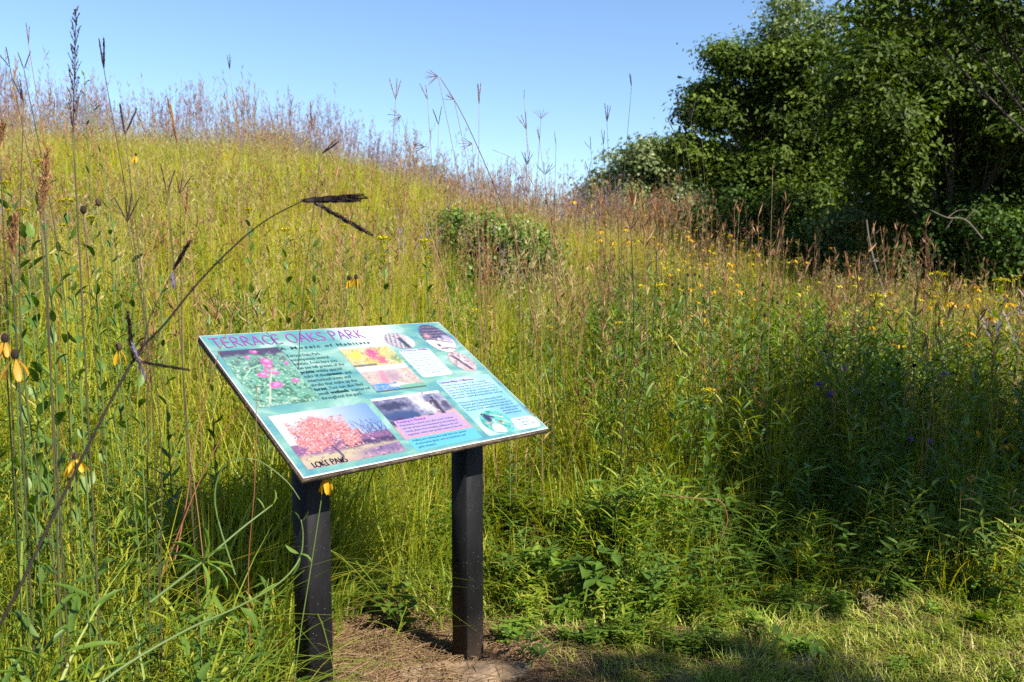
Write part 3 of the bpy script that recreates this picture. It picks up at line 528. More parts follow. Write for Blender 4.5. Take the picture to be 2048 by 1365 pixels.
def scatter(name, protos, pts, rot, scl, idx, kind='stuff', label=None, cat=None):
    c = bpy.data.collections.new(name + '_kinds')
    for k, o_ in enumerate(protos): o_.name = '%s_kind_%02d' % (name, k); c.objects.link(o_)
    me = bpy.data.meshes.new(name); n = len(pts); me.vertices.add(n); me.vertices.foreach_set('co', np.asarray(pts, np.float32).ravel())
    a = me.attributes.new('rot', 'FLOAT_VECTOR', 'POINT'); a.data.foreach_set('vector', np.asarray(rot, np.float32).ravel())
    a = me.attributes.new('scl', 'FLOAT_VECTOR', 'POINT'); a.data.foreach_set('vector', np.asarray(scl, np.float32).ravel())
    a = me.attributes.new('pick', 'INT', 'POINT'); a.data.foreach_set('value', np.asarray(idx, np.int32))
    ob = link(name, me); g_ = bpy.data.node_groups.new(name + '_scatter', 'GeometryNodeTree')
    g_.interface.new_socket('Geometry', in_out='INPUT', socket_type='NodeSocketGeometry'); g_.interface.new_socket('Geometry', in_out='OUTPUT', socket_type='NodeSocketGeometry')
    gi, go = g_.nodes.new('NodeGroupInput'), g_.nodes.new('NodeGroupOutput'); ip = g_.nodes.new('GeometryNodeInstanceOnPoints'); ci = g_.nodes.new('GeometryNodeCollectionInfo')
    ci.inputs['Collection'].default_value = c; ci.inputs['Separate Children'].default_value = True; ci.inputs['Reset Children'].default_value = True
    def att(nm, ty):
        x = g_.nodes.new('GeometryNodeInputNamedAttribute'); x.data_type = ty; x.inputs['Name'].default_value = nm; return x.outputs['Attribute']
    l = g_.links.new; l(gi.outputs[0], ip.inputs['Points']); l(ci.outputs[0], ip.inputs['Instance']); ip.inputs['Pick Instance'].default_value = True
    l(att('pick', 'INT'), ip.inputs['Instance Index']); l(att('rot', 'FLOAT_VECTOR'), ip.inputs['Rotation']); l(att('scl', 'FLOAT_VECTOR'), ip.inputs['Scale']); l(ip.outputs[0], go.inputs[0])
    md = ob.modifiers.new('scatter', 'NODES'); md.node_group = g_
    return tag(ob, label, cat, None, kind)
def sector(n, r0, r1, half=R(43), p=1.0):
    """random ground points in a fan ahead of the viewpoint"""
    r = np.sqrt(r0 ** 2 + (r1 ** 2 - r0 ** 2) * U(0, 1, n) ** p); a = U(-half, half, n); x, y = r * np.sin(a), r * np.cos(a)
    return np.stack([x, y, ground_z(x, y)], -1)
BX = np.array([-9, -.70, -.66, -.45, -.15, .1, .35, .62, .96, 1.4, 1.9, 3, 6, 12]); BY = np.array([-9, -9, 2.52, 2.86, 3.06, 3.12, 2.98, 2.92, 3.2, 3.25, 3.0, 2.95, 3.1, 3.3])
def edge_d(x, y): return y - np.interp(x, BX, BY)
def hcap(x, y):
    """how tall plants may stand so that they do not hide the sign from where the path runs"""
    u = x / np.maximum(y, .1); c = np.full(x.shape, 9.0)
    k = (y < 2.45) & (u > -.42); c = np.where(k, np.clip(CAM_Z - y * .33 - (u + .42) * 1.5, .1, 9), c)
    k = (y < 2.45) & (u > -.285); c = np.where(k, .0, c)
    return c
def lush(pts, hts, minh=.05):
    x, y = pts[:, 0], pts[:, 1]; ed = edge_d(x, y); g_ = np.clip(.35 + ed * .65, .35, 1); h = np.minimum(hts * g_, hcap(x, y) / 1.0)
    ok = (ed > 0) & (h > minh); ok &= ~((np.hypot(x + .3, y - 2.62) < .36)); return ok, h
def rots(n, tilt=.12): return np.stack([rng.normal(0, tilt, n), rng.normal(0, tilt, n), U(0, 6.283, n)], -1)
def sc3(h, wd=None): wd = np.ones_like(h) if wd is None else wd; return np.stack([wd, wd, h], -1)

# the tall grass near the sign: one mesh; farther off, square patches of meadow laid side by side
def grass_into(m, pts, h, n, spread, lean, bend, wd, seg, hvar=.5, bexp=1.5):
    k = len(pts); P0 = np.repeat(pts, n, 0); hh = np.repeat(h, n) * U(hvar, 1, k * n); a = U(0, 2 * math.pi, k * n); r = spread * np.sqrt(U(0, 1, k * n))
    base = P0 + np.stack([r * np.cos(a), r * np.sin(a), U(-.04, -.01, k * n)], -1); az_ = a + rng.normal(0, .9, k * n); tv = np.repeat(U(0, .5, k), n) + U(0, .5, k * n)
    m.blades(base, az_, hh, np.abs(rng.normal(0, lean, k * n)), bend * U(0, 1, k * n) ** bexp, wd * U(.5, 1.4, k * n), tv, seg, az_ + math.pi / 2 + U(-.9, .9, k * n))
def patch(name, mat, S, n, h0, h1, lean, bend, wd, seg):
    m = MB(); pts = np.stack([U(-S / 2, S / 2, n), U(-S / 2, S / 2, n), np.zeros(n)], -1); grass_into(m, pts, U(h0, h1, n), 14, .055, lean, bend, wd, seg); return proto(name, m, mat)
def grid_pts(S, r0, r1, half):
    g_ = np.arange(-r1, r1, S); X, Y = np.meshgrid(g_, g_); X = X.ravel() + U(-.12, .12, X.size) * S; Y = Y.ravel() + U(-.12, .12, Y.size) * S; r = np.hypot(X, Y); a = np.arctan2(X, Y)
    k = (r > r0) & (r < r1) & (np.abs(a) < half); X, Y = X[k], Y[k]; return np.stack([X, Y, ground_z(X, Y)], -1)
def rz(n): return np.stack([np.zeros(n), np.zeros(n), U(0, 6.283, n)], -1)
def seed_proto(name, mat, n, spread, seedmat_v, tip=.25, wisp=10):
    m = MB()
    for _ in range(n):
        a = random.uniform(0, 6.28); r = spread * math.sqrt(random.random()); h = random.uniform(.7, 1.0); P_ = stalk(m, (r * math.cos(a), r * math.sin(a), 0), h, random.uniform(0, 6.28), random.uniform(0, .12), .0022, 3, random.random(), 5, random.uniform(0, .15))
        nl = wisp; t = 1 - tip * rng.random(nl) ** 1.0; k = t * (len(P_) - 1); i0 = np.clip(k.astype(int), 0, len(P_) - 2); f = (k - i0)[:, None]; O = P_[i0] * (1 - f) + P_[i0 + 1] * f
        a_ = U(0, 6.28, nl); el = U(.5, 1.35, nl); D = np.stack([np.cos(a_) * np.cos(el), np.sin(a_) * np.cos(el), np.sin(el)], -1)
        sc = U(.035, .075, nl); m.templ(SLEAF, SLEAFF, frames(D, U(-3, 3, nl)) * np.stack([sc, sc * .28, sc], -1)[:, None, :], O, U(0, 1, nl))
    return proto(name, m, mat)
tan_k = [seed_proto('s', M['tan_seed'], 9, .24, 0, .35, 8) for _ in range(3)] + [seed_proto('s', M['rust_seed'], 6, .2, 0, .3, 8)]
seed_k = [seed_proto('s', M['haze_seed'], 7, .2, 0, .3, 12) for _ in range(3)] + [seed_proto('s', M['rust_seed'], 6, .18, 0, .35, 12) for _ in range(2)] + [seed_proto('s', M['stalk'], 6, .15, 0, .3, 6) for _ in range(2)]
def forb_proto(mat, n, L_, wd, nl, ang=.5, T=LEAF, F=LEAFF, spread=.08):
    m = MB()
    for _ in range(n):
        a = random.uniform(0, 6.28); r = spread * random.random(); P_ = stalk(m, (r * math.cos(a), r * math.sin(a), 0), random.uniform(.75, 1.0), random.uniform(0, 6.28), random.uniform(0, .15), .003, 4, random.random(), 6, random.uniform(0, .15))
        leaves_on(m, P_, np.linspace(.12, .98, nl), L_, wd, ang, T, F, random.uniform(0, 6))
    return proto('f', m, mat)
forb_k = [forb_proto(M['forb'], 3, .085, .55, 22, .6), forb_proto(M['forb'], 3, .10, .38, 26, .5), forb_proto(M['green'], 4, .11, .3, 30, .7), forb_proto(M['forb'], 2, .075, .75, 20, .4)]
low_k = [forb_proto(M['weed'], 8, .12, .85, 16, .35, spread=.18), forb_proto(M['green'], 9, .13, .42, 18, .5, spread=.2), forb_proto(M['dryweed'], 8, .11, .6, 14, .4, spread=.18), forb_proto(M['forb'], 7, .16, .8, 12, .3, spread=.15)]
turf_k = [proto(*(lambda t: (t[2], t[0], t[1]))(grass_proto('t', M['lawn'], 130, .13, .018, .055, 1.3, .9, .0040, 3))) for _ in range(3)]
def straw_proto():
    m = MB()
    for _ in range(36):
        a = random.uniform(0, 6.28); l_ = random.uniform(.04, .16); c = np.array([random.uniform(-.12, .12), random.uniform(-.12, .12), random.uniform(.002, .014)]); dv_ = np.array([math.cos(a), math.sin(a), random.uniform(-.06, .08)]) * l_ / 2
        md_ = c + np.array([random.uniform(-.006, .006), random.uniform(-.006, .006), .004]); m.tube([c - dv_, md_, c + dv_], .0011 * random.uniform(.6, 1.4), 3, random.random(), False)
    return proto('st', m, M['straw'])
straw_k = [straw_proto() for _ in range(3)]

# tall grass, near band
p = sector(2100, 1.15, 4.6, R(42)); p = p[(p[:, 0] < -.3) | (p[:, 1] > 2.4)]; ok, h = lush(p, U(.5, .95, len(p))); p, h = p[ok], h[ok]; q = rng.random(len(p))
mG, mM = MB(), MB(); k = q < .62; grass_into(mG, p[k], h[k], 18, .09, .28, 1.05, .0085, 7, .35, 1.0); grass_into(mM, p[~k], h[~k], 24, .08, .22, .8, .0055, 6)
tag(link('tall_green_grass', mG.mesh('tall_green_grass'), None, M['green']), kind='stuff'); tag(link('tall_yellow_grass', mM.mesh('tall_yellow_grass'), None, M['meadow']), kind='stuff')
S1, S2 = .8, 1.0
K1 = [patch('k', M['meadow'], S1 * 1.12, 88, .45, 1.0, .17, .6, .0066, 4) for _ in range(5)] + [patch('k', M['green'], S1 * 1.12, 70, .4, .85, .25, .8, .0085, 4) for _ in range(2)]
p = grid_pts(S1, 4.3, 11.6, R(43)); k_ = np.where(rng.random(len(p)) < .15, rng.integers(5, 7, len(p)), rng.integers(0, 5, len(p))); h = U(.85, 1.05, len(p)); scatter('meadow_grass', K1, p, rz(len(p)), sc3(h), k_)
K2 = [patch('k', M['meadow'], S2 * 1.15, 90, .5, 1.05, .2, .5, .0100, 3) for _ in range(5)]
p = grid_pts(S2, 11.2, 33, R(41)); h = U(.68, 1.3, len(p)); scatter('hillside_grass', K2, p, rz(len(p)), sc3(h), rng.integers(0, 5, len(p)))
# seed heads
p = sector(330, 3.6, 11); ok, h = lush(p, U(.85, 1.3, len(p))); p, h = p[ok], h[ok]; q = rng.random(len(p)); ed = (h > .5)
p, h, q = p[ed], h[ed], q[ed]; scatter('grass_seed_stalks', [o_.copy() for o_ in seed_k], p, rots(len(p), .08), sc3(h), np.where(q < .03, rng.integers(0, 3, len(p)), np.where(q < .2, rng.integers(3, 5, len(p)), rng.integers(5, 7, len(p)))))
p = sector(2500, 13, 29, R(40), .55); h = U(1.15, 2.2, len(p)); a_ = np.arctan2(p[:, 0], p[:, 1]); q = rng.random(len(p)); left = q < np.interp(a_, [-.5, .02, .12, .5], [.85, .8, .15, .03]) * np.clip((np.hypot(p[:, 0], p[:, 1]) - 15) / 5, .05, 1); scatter('hazy_seed_stalks', [o_.copy() for o_ in seed_k], p, rots(len(p), .09), sc3(h, 1.2 + 0 * h), np.where(left, rng.integers(0, 3, len(p)), np.where(rng.random(len(p)) < np.interp(a_, [-.5, .0, .08, .22, .3], [.2, .3, .8, .5, .12]), rng.integers(3, 5, len(p)), rng.integers(5, 7, len(p)))))
p = sector(1200, 4.4, 24, R(40), .85); ok, h = lush(p, U(.7, 1.25, len(p))); p, h = p[ok], h[ok]; scatter('tan_seed_stalks', tan_k, p, rots(len(p), .16), sc3(h, 1.1 + 0 * h), rng.integers(0, 4, len(p)))
rk = [seed_proto('s', M['red_stalk'], 5, .16, 0, .16, 5) for _ in range(3)]
p = sector(900, 3.9, 13, R(34)); ok, h = lush(p, U(1.15, 1.75, len(p))); a_ = np.arctan2(p[:, 0], p[:, 1]); ok &= (rng.random(len(p)) < np.interp(a_, [-.5, -.12, -.02, .2, .32, .5], [.05, .05, .16, .22, .16, .12])) & (h > .9); scatter('reddish_seed_stalks', rk, p[ok], rots(int(ok.sum()), .09), sc3(h[ok]), rng.integers(0, 3, int(ok.sum())))
# leafy forbs
def crumb():
    m = MB()
    for _ in range(26):
        c = np.array([random.uniform(-.12, .12), random.uniform(-.12, .12), random.uniform(0, .003)]); q = random.uniform(.0015, .006) * random.uniform(.5, 1); V = rng.normal(0, 1, (8, 3)); V /= np.linalg.norm(V, axis=1)[:, None]
        V = np.array([[1, 0, 0], [0, 1, 0], [-1, 0, 0], [0, -1, 0], [0, 0, .8], [0, 0, -.8]]) * q * U(.6, 1.3, 6)[:, None] + c; m.add(V, [[0, 1, 4], [1, 2, 4], [2, 3, 4], [3, 0, 4], [1, 0, 5], [2, 1, 5], [3, 2, 5], [0, 3, 5]], random.random())
    return m
M['crumb'] = plant_mat('soil_crumbs', [(.12, .07, .04), (.24, .15, .09), (.38, .28, .19)], 0, .95, .1)
p = sector(420, 1.9, 3.3, R(30)); dd = np.hypot(p[:, 0] + .12, p[:, 1] - 2.45); p = p[(dd < .75) & (p[:, 0] > -.75)]; scatter('soil_crumbs', [proto('c', crumb(), M['crumb']) for _ in range(3)], p + [0, 0, .001], rots(len(p), .03), np.ones((len(p), 3)), rng.integers(0, 3, len(p)))
p = np.concatenate([sector(2700, 2.6, 9), sector(200, 1.3, 2.6)]); ok, h = lush(p, U(.45, .85, len(p)) + .22 * (p[:, 0] / p[:, 1] > .1), .2); p, h = p[ok], h[ok]; keep = rng.random(len(p)) < np.interp(p[:, 0] / p[:, 1], [-.6, -.1, .05, .3, .6], [.3, .15, .45, 1, 1]) * np.clip(1.5 - (p[:, 1] - 3) / 6, .2, 1) * np.where(p[:, 1] < 2.6, 1.3, 1)
p, h = p[keep], h[keep]; scatter('leafy_forbs', forb_k, p, rots(len(p), .12), sc3(h, .85 + 0 * h), rng.integers(0, 4, len(p)))
# verge weeds along the edge of the path
p = sector(1500, 2.3, 4.6); ed = edge_d(p[:, 0], p[:, 1]); k = (ed > -.28) & (ed < .9) & (p[:, 0] > -.05) & (rng.random(len(p)) < np.interp(ed, [-.3, 0, .25, .9], [.2, .6, .3, .12]) * np.interp(p[:, 0], [.5, 1.1], [1, .5])); p, ed = p[k], ed[k]
h = np.interp(ed, [-.3, 0, .6], [.05, .13, .34]) * U(.6, 1.3, len(p)); scatter('verge_weeds', low_k, p, rots(len(p), .2), np.stack([.25 + h, .25 + h, h], -1), np.where(rng.random(len(p)) < .06, 2, np.array([0, 1, 3, 0])[rng.integers(0, 4, len(p))]))
# turf on the path
p = sector(3400, 1.6, 4.2, R(40)); ed = edge_d(p[:, 0], p[:, 1]); dd = np.hypot(p[:, 0] + .12, (p[:, 1] - 2.45)); patch = np.sin(p[:, 0] * 5.1 + 1) * np.cos(p[:, 1] * 6.3) + rng.normal(0, .4, len(p))
k = (ed < .35) & (dd > .47 + .10 * patch) & (p[:, 0] > -.2) & (patch > -.9); p = p[k]; h = U(.035, .085, len(p)); scatter('turf_grass', turf_k, p, rots(len(p), .15), np.stack([U(.7, 1.3, len(h))] * 3, -1), rng.integers(0, 3, len(p)))
p = sector(900, 1.7, 3.6, R(44)); dd = np.hypot(p[:, 0] + .12, (p[:, 1] - 2.5)); k = (dd < .8) | (rng.random(len(p)) < .12); p = p[k & (p[:, 0] > -.7)]; scatter('straw_litter', straw_k, p + [0, 0, .002], rots(len(p), .06), np.ones((len(p), 3)), rng.integers(0, 3, len(p)))
p = sector(260, 1.7, 3.6, R(40)); ed = edge_d(p[:, 0], p[:, 1]); dd = np.hypot(p[:, 0] + .12, p[:, 1] - 2.45); k = (ed < .1) & (dd > .45) & (p[:, 0] > -.1); p = p[k]; h = U(.03, .10, len(p)); scatter('small_path_weeds', [o_.copy() for o_ in low_k], p, rots(len(p), .2), np.stack([.08 + h * 1.3, .08 + h * 1.3, h], -1), np.where(rng.random(len(p)) < .2, 2, rng.integers(0, 2, len(p))))
# far yellow flowers
def dots_proto(mat, n=5):
    m = MB()
    for _ in range(n):
        P_ = stalk(m, (random.uniform(-.25, .25), random.uniform(-.25, .25), 0), random.uniform(.8, 1.05), random.uniform(0, 6.28), random.uniform(0, .1), .002, 3, .1, 4, .05); c = P_[-1]
        a = np.arange(7) * .9; D = np.stack([np.cos(a), np.sin(a), -.5 + rng.normal(0, .35, 7)], -1); sc = np.full(7, random.uniform(.02, .036)); m.templ(SLEAF, SLEAFF, frames(D) * np.stack([sc, sc * .9, sc], -1)[:, None, :], np.tile(c, (7, 1)), U(0, 1, 7))
    return proto('d', m, mat)
p = sector(160, 6, 24, R(36)); a_ = np.arctan2(p[:, 0], p[:, 1]); k = rng.random(len(p)) < np.interp(a_, [-.55, -.2, 0, .12, .5], [.4, .25, .4, .8, .8]); p = np.concatenate([p[k], (lambda z: z[z[:, 0] / z[:, 1] > .15])(sector(55, 4.6, 11, R(35)))]); h = U(.95, 1.25, len(p)); scatter('distant_yellow_flowers', [dots_proto(M['petal']), dots_proto(M['gold'], 7)], p, rots(len(p), .08), sc3(h), (rng.random(len(p)) < .4).astype(int))

# ------------------------------------------------------------------ trees and shrubs
def tree(name, label, cat, base_px, d, blobs, leaf, mat, bark=None, dens=1.0, trunk_r=.16, group=None, seed=0, T=OAK, F=OAKF, stems=1, world=False, clump=.165, leaf_n=70):
    """trunk > limbs reach into every lobe of the crown; leaves hang in clumps round the twig ends"""
    r = np.random.default_rng(seed); bark = bark or M['bark']
    if world: B = np.array([base_px[0], base_px[1], ground_z(base_px[0], base_px[1])], float)
    else:
        x = (base_px - 1024) / FPX * d * 1.003; B = np.array([x, d, ground_z(x, d)], float)
    root = thing(name, B, label, cat, group); C = []; lean_ = None
    for b in blobs:
        if world: C.append((np.array(b[:3], float), b[3], b[4]))
        else:
            dd = d + (b[4] if len(b) > 4 else r.uniform(-1, 1) * b[2] / FPX * d); c = at(b[0], b[1], dd); C.append((c, b[2] / FPX * dd, b[3] / FPX * dd))
    cz = np.mean([c[2] for c, _, _ in C]); cxy = np.mean([c[:2] for c, _, _ in C], 0); zl = min(c[2] - rz_ for c, _, rz_ in C)
    topz = B[2] + max(.35 * (cz - B[2]), .5 * (zl - B[2])); lv = MB(); trunks = []
    for k in range(stems):
        off = np.array([r.uniform(-.3, .3), r.uniform(-.3, .3), 0]) * (stems > 1); bx = (cxy - B[:2]) * .25
        tp = np.array([B + off * .4 + [0, 0, -.15], B + off + [*(bx * .3), (topz - B[2]) * .5], [B[0] + off[0] * 1.6 + bx[0], B[1] + off[1] * 1.6 + bx[1], topz]])
        m = MB(); tp = tp - B; m.tube(curve(tp), np.linspace(trunk_r * 1.25, trunk_r * .8, len(curve(tp))), 8, r.random()); put(link('trunk' if cat == 'tree' else 'woody_stem', m.mesh('trunk', True), None, bark), root, I4); trunks.append(tp[-1])
    for bi, (c, rx, rz_) in enumerate(C):
        c0 = c - B; t0 = trunks[bi % len(trunks)]; mid = (t0 + c0) / 2 + r.normal(0, .12 * rx, 3) + [0, 0, .15 * np.linalg.norm(c0 - t0) * (1 if c0[2] < t0[2] + .5 else -.2)]
        m = MB(); pl = curve(np.array([t0, mid, c0])); wr = max(trunk_r * .42 * min(1.2, rx), .02); m.tube(pl, np.linspace(wr, wr * .35, len(pl)), 6, r.random(), False)
        nc = max(6, int(dens * 27 * rx * rz_ / (clump * 3.4) ** 2)); dirs = r.normal(0, 1, (nc, 3)); dirs /= np.linalg.norm(dirs, axis=1)[:, None]; rad = np.minimum(r.uniform(.1, 1.0, nc) ** .45, .95)
        cc = c0 + dirs * rad[:, None] * [rx, rx, rz_]
        for q in cc:
            s_ = pl[int(r.integers(len(pl) // 2, len(pl)))]; md = (s_ + q) / 2 + r.normal(0, .06, 3) + [0, 0, -.05]; m.tube([s_, md, q], [wr * .3, wr * .2, .005], 4, r.random(), False)
        put(link('limb' if cat == 'tree' else 'branch', m.mesh('limb', True), None, bark), root, I4)
        n = int(leaf_n); O = np.repeat(cc, n, 0) + r.normal(0, 1, (nc * n, 3)) * [clump, clump, clump * .55]
        dr = (O - np.repeat(cc, n, 0)); nz = dr / (np.linalg.norm(dr, axis=1)[:, None] + 1e-6) + [0, 0, .55] + r.normal(0, .42, dr.shape); nz /= np.linalg.norm(nz, axis=1)[:, None]; D = r.normal(0, 1, dr.shape); D -= nz * (D * nz).sum(1)[:, None]; D /= np.linalg.norm(D, axis=1)[:, None]; Fm = np.stack([D, np.cross(nz, D), nz], -1)
        sc = leaf * r.uniform(.6, 1.25, nc * n); lv.templ(T, F, Fm * sc[:, None, None], O, np.clip(np.repeat(r.uniform(0, .6, nc), n) + r.uniform(0, .4, nc * n), 0, 1))
    o = put(link('crown' if cat == 'tree' else 'foliage', lv.mesh('crown'), None, mat), root, I4); return root
def curve(P_, n=5):
    P_ = np.asarray(P_, float); q = []
    for k in range(len(P_) - 1):
        p0, p1, p2, p3 = P_[max(k - 1, 0)], P_[k], P_[k + 1], P_[min(k + 2, len(P_) - 1)]
        for t in np.linspace(0, 1, n + 1)[:-1]: q.append(.5 * ((2 * p1) + (p2 - p0) * t + (2 * p0 - 5 * p1 + 4 * p2 - p3) * t * t + (3 * p1 - p0 - 3 * p2 + p3) * t ** 3))
    q.append(P_[-1]); return np.array(q)
G1 = 'trees along the right edge of the meadow'
tree('oak_tree', 'bushy dark oak whose crown reaches farthest left, gaps of sky under its left lobe', 'tree', 1640, 16, [(1452, 105, 26, 22), (1470, 138, 34, 22), (1420, 178, 34, 26), (1480, 182, 56, 34), (1545, 130, 52, 34), (1560, 190, 60, 40), (1402, 222, 30, 20), (1440, 232, 26, 14), (1530, 240, 60, 34), (1610, 110, 60, 44), (1640, 190, 80, 50), (1600, 262, 70, 44), (1690, 250, 70, 50), (1372, 300, 22, 18), (1408, 312, 44, 26), (1470, 316, 46, 28), (1530, 322, 56, 34), (1610, 335, 70, 44), (1440, 356, 50, 22), (1500, 378, 60, 26), (1590, 400, 60, 34)], .10, M['oak'], leaf_n=250, clump=.2, dens=.8, seed=3, group=G1, trunk_r=.17)
tree('oak_tree', 'thin pale green treetop rising above the dark oak, sky showing through', 'tree', 1600, 25, [(1520, 75, 40, 30), (1545, 35, 45, 35), (1600, 15, 55, 35), (1655, 35, 40, 35), (1600, 75, 70, 35), (1570, 120, 70, 45), (1640, 110, 60, 40), (1600, 200, 80, 60)], .125, M['oak_light'], dens=.75, seed=4, group=G1, trunk_r=.2, clump=.28, leaf_n=110)
tree('oak_tree', 'broad dark oak filling the upper right corner with heavy crossing limbs', 'tree', 1900, 12.5, [(1752, 60, 50, 40), (1825, 85, 75, 50), (1930, 60, 95, 55), (2040, 80, 95, 70), (1720, 140, 75, 65), (1800, 180, 100, 70), (1920, 180, 110, 80), (2050, 210, 100, 90), (1750, 260, 95, 65), (1870, 300, 105, 70), (2010, 340, 105, 80), (2130, 280, 90, 90), (1790, 350, 90, 50)], .09, M['oak'], leaf_n=240, clump=.19, dens=.75, seed=5, group=G1, trunk_r=.2)
tree('oak_tree', 'overhanging oak bough with large leaves at the very top right', 'tree', 2420, 8.2, [(1790, 2, 45, 26), (1870, -10, 60, 30), (1960, 12, 70, 36), (2060, 30, 80, 44), (2180, 60, 100, 70), (2330, 100, 120, 100), (2070, 130, 60, 40)], .08, M['oak'], leaf_n=110, seed=6, group=G1, trunk_r=.16, clump=.2)
tree('oak_tree', 'rounded tree far beyond the meadow, standing apart between sky and dark oaks', 'tree', 1300, 38, [(1288, 312, 50, 34), (1250, 345, 55, 38), (1332, 318, 50, 38), (1340, 360, 60, 45), (1212, 392, 52, 36), (1178, 412, 30, 22), (1300, 410, 90, 50), (1375, 410, 65, 50), (1250, 440, 90, 40), (1330, 460, 90, 40), (1310, 300, 22, 14)], .19, M['far'], dens=1.3, seed=8, trunk_r=.25, clump=.42, T=SLEAF * [1, 1.3, 1], F=SLEAFF, leaf_n=150)
tree('oak_tree', 'paler tree low behind the left oak, just right of the far rounded tree', 'tree', 1430, 34, [(1420, 400, 50, 40), (1470, 420, 60, 45), (1440, 460, 80, 40), (1520, 450, 70, 50)], .24, M['far'], seed=9, trunk_r=.2, clump=.4, T=SLEAF * [1, 1.3, 1], F=SLEAFF)
for k, (px, d_, bl, lab) in enumerate(((1560, 29, [(1480, 330, 90, 90), (1580, 280, 110, 100), (1560, 420, 120, 80), (1690, 200, 100, 90), (1500, 500, 120, 50), (1640, 520, 120, 50), (1650, 400, 90, 70), (1700, 470, 90, 60)], 'tree deep in the shade behind the left oak trunk'), (1780, 27, [(1720, 260, 120, 110), (1830, 200, 120, 110), (1770, 400, 130, 90), (1900, 330, 130, 100), (1740, 510, 120, 60), (1880, 530, 120, 60)], 'tree standing in shade behind the middle of the tree line'), (2040, 25, [(1990, 240, 120, 120), (2110, 260, 140, 140), (1980, 420, 130, 90), (2130, 430, 130, 110), (2010, 550, 130, 60), (2150, 560, 130, 60)], 'tree standing in shade at the far right behind the broad oak'))):
    tree('oak_tree', lab, 'tree', px, d_, bl, .26, M['oak'], dens=.8, seed=20 + k, group='trees in the shade behind the tree line', trunk_r=.22, clump=.42, T=SLEAF * [1, 1.4, 1], F=SLEAFF)
# oaks beside the path, just right of the view: their crowns shade the weeds and the foot of the tree line
tree('oak_tree', 'small oak beside the path right of the view, shading the verge', 'tree', (6.4, .9), 0, [(5.9, 1.1, 4.7, .95, .65), (5.2, 1.1, 4.4, .6, .4), (6.9, 1.0, 4.4, .75, .5), (7.4, .7, 4.7, .9, .6), (6.3, .5, 4.1, .6, .35), (5.1, .25, 4.6, .35, .15), (4.75, -1.2, 4.7, .42, .10), (5.2, -1.12, 4.7, .26, .06)], .13, M['oak'], seed=31, world=True, group='oaks right of the view', trunk_r=.14)
GS = 'shrubs at the foot of the tree line'
for k, (px, d_, bl, lab, mt) in enumerate((
    (1450, 15.5, [(1420, 440, 50, 40), (1475, 430, 55, 50), (1440, 490, 70, 30)], 'shrub under the left oak crown, nearest the far rounded tree', 'shrub'),
    (1565, 15, [(1540, 450, 60, 50), (1600, 440, 60, 55), (1570, 510, 80, 36)], 'shadowed shrub right below the dark oak trunk', 'shrub'),
    (1690, 14, [(1660, 470, 60, 45), (1715, 450, 60, 60), (1700, 525, 80, 36)], 'shrub with a few bright leaves behind the pale leaning trunk', 'oak_light'),
    (1815, 13, [(1790, 440, 60, 60), (1850, 450, 60, 60), (1820, 520, 80, 46)], 'dark shrub behind the pale bare branch', 'shrub'),
    (1950, 12.5, [(1910, 470, 60, 60), (1970, 440, 70, 70), (1950, 540, 90, 50)], 'large dark shrub under the broad oak', 'shrub'),
    (2080, 11.5, [(2030, 480, 70, 70), (2120, 450, 80, 90), (2070, 560, 90, 50)], 'dark shrub at the right border of the photo', 'shrub'))):
    tree('woodland_shrub', lab, 'shrub', px, d_, bl, .07, M[mt], leaf_n=140, seed=40 + k, group=GS, trunk_r=.035, stems=3, clump=.2, T=LEAF * [1, 1.6, 1], F=LEAFF, dens=.9)
tree('meadow_shrub', 'round dark green shrub standing alone in the grass behind the panel', 'shrub', 985, 9.5, [(900, 478, 45, 38), (955, 482, 55, 42), (1020, 500, 55, 42), (1070, 540, 45, 40), (940, 540, 50, 45), (1000, 560, 60, 40), (905, 446, 40, 24), (1090, 500, 30, 26), (960, 448, 50, 26), (1040, 470, 40, 26), (975, 520, 90, 50)], .04, M['loose_shrub'], seed=50, trunk_r=.02, stems=4, clump=.11, T=LEAF * [1, 1.7, 1], F=LEAFF, leaf_n=90, dens=1.0)
tree('hilltop_tree', 'bushy treetop just showing over the crest of the hill', 'tree', 580, 42, [(560, 292, 30, 20), (605, 302, 28, 16), (585, 320, 60, 24)], .26, M['far'], seed=51, trunk_r=.2, clump=.4, T=SLEAF * [1, 1.4, 1], F=SLEAFF)
tree('hilltop_tree', 'second low treetop over the crest, right of the bushy one', 'tree', 860, 40, [(850, 360, 34, 20), (880, 378, 30, 18)], .26, M['far'], seed=52, trunk_r=.2, clump=.4, T=SLEAF * [1, 1.4, 1], F=SLEAFF)
def branch_thing(name, label, cat, pts, d0, rad, mat, twigs=(), group=None):
    P_ = np.array([at(x, y, d0 + (q[0] if q else 0)) for x, y, *q in pts]); b = P_[0].copy(); root = thing(name, b, label, cat, group); m = MB(); c = curve(P_ - b); m.tube(c, np.linspace(rad, rad * .4, len(c)), 6, .4)
    put(link('main_branch', m.mesh('main_branch', True), None, mat), root, I4)
    for tw in twigs:
        m = MB(); c = curve(np.array([at(x, y, d0) for x, y in tw]) - b); m.tube(c, np.linspace(rad * .5, rad * .15, len(c)), 5, .6); put(link('twig', m.mesh('twig', True), None, mat), root, I4)
    return root
branch_thing('dead_branch', 'bare pale dead branch in front of the dark shrubs', 'branch', [(1965, 478), (1930, 440), (1895, 436), (1860, 420)], 11.2, .013, M['pale_bark'], [[(1930, 440), (1945, 424), (1950, 416)], [(1895, 436), (1915, 422), (1938, 420)], [(1905, 440), (1896, 452), (1890, 462)]])
branch_thing('leaning_trunk', 'thin pale trunk leaning left at the meadow edge', 'trunk', [(1772, 600), (1752, 540), (1738, 480), (1733, 440)], 11.8, .022, M['pale_bark'])
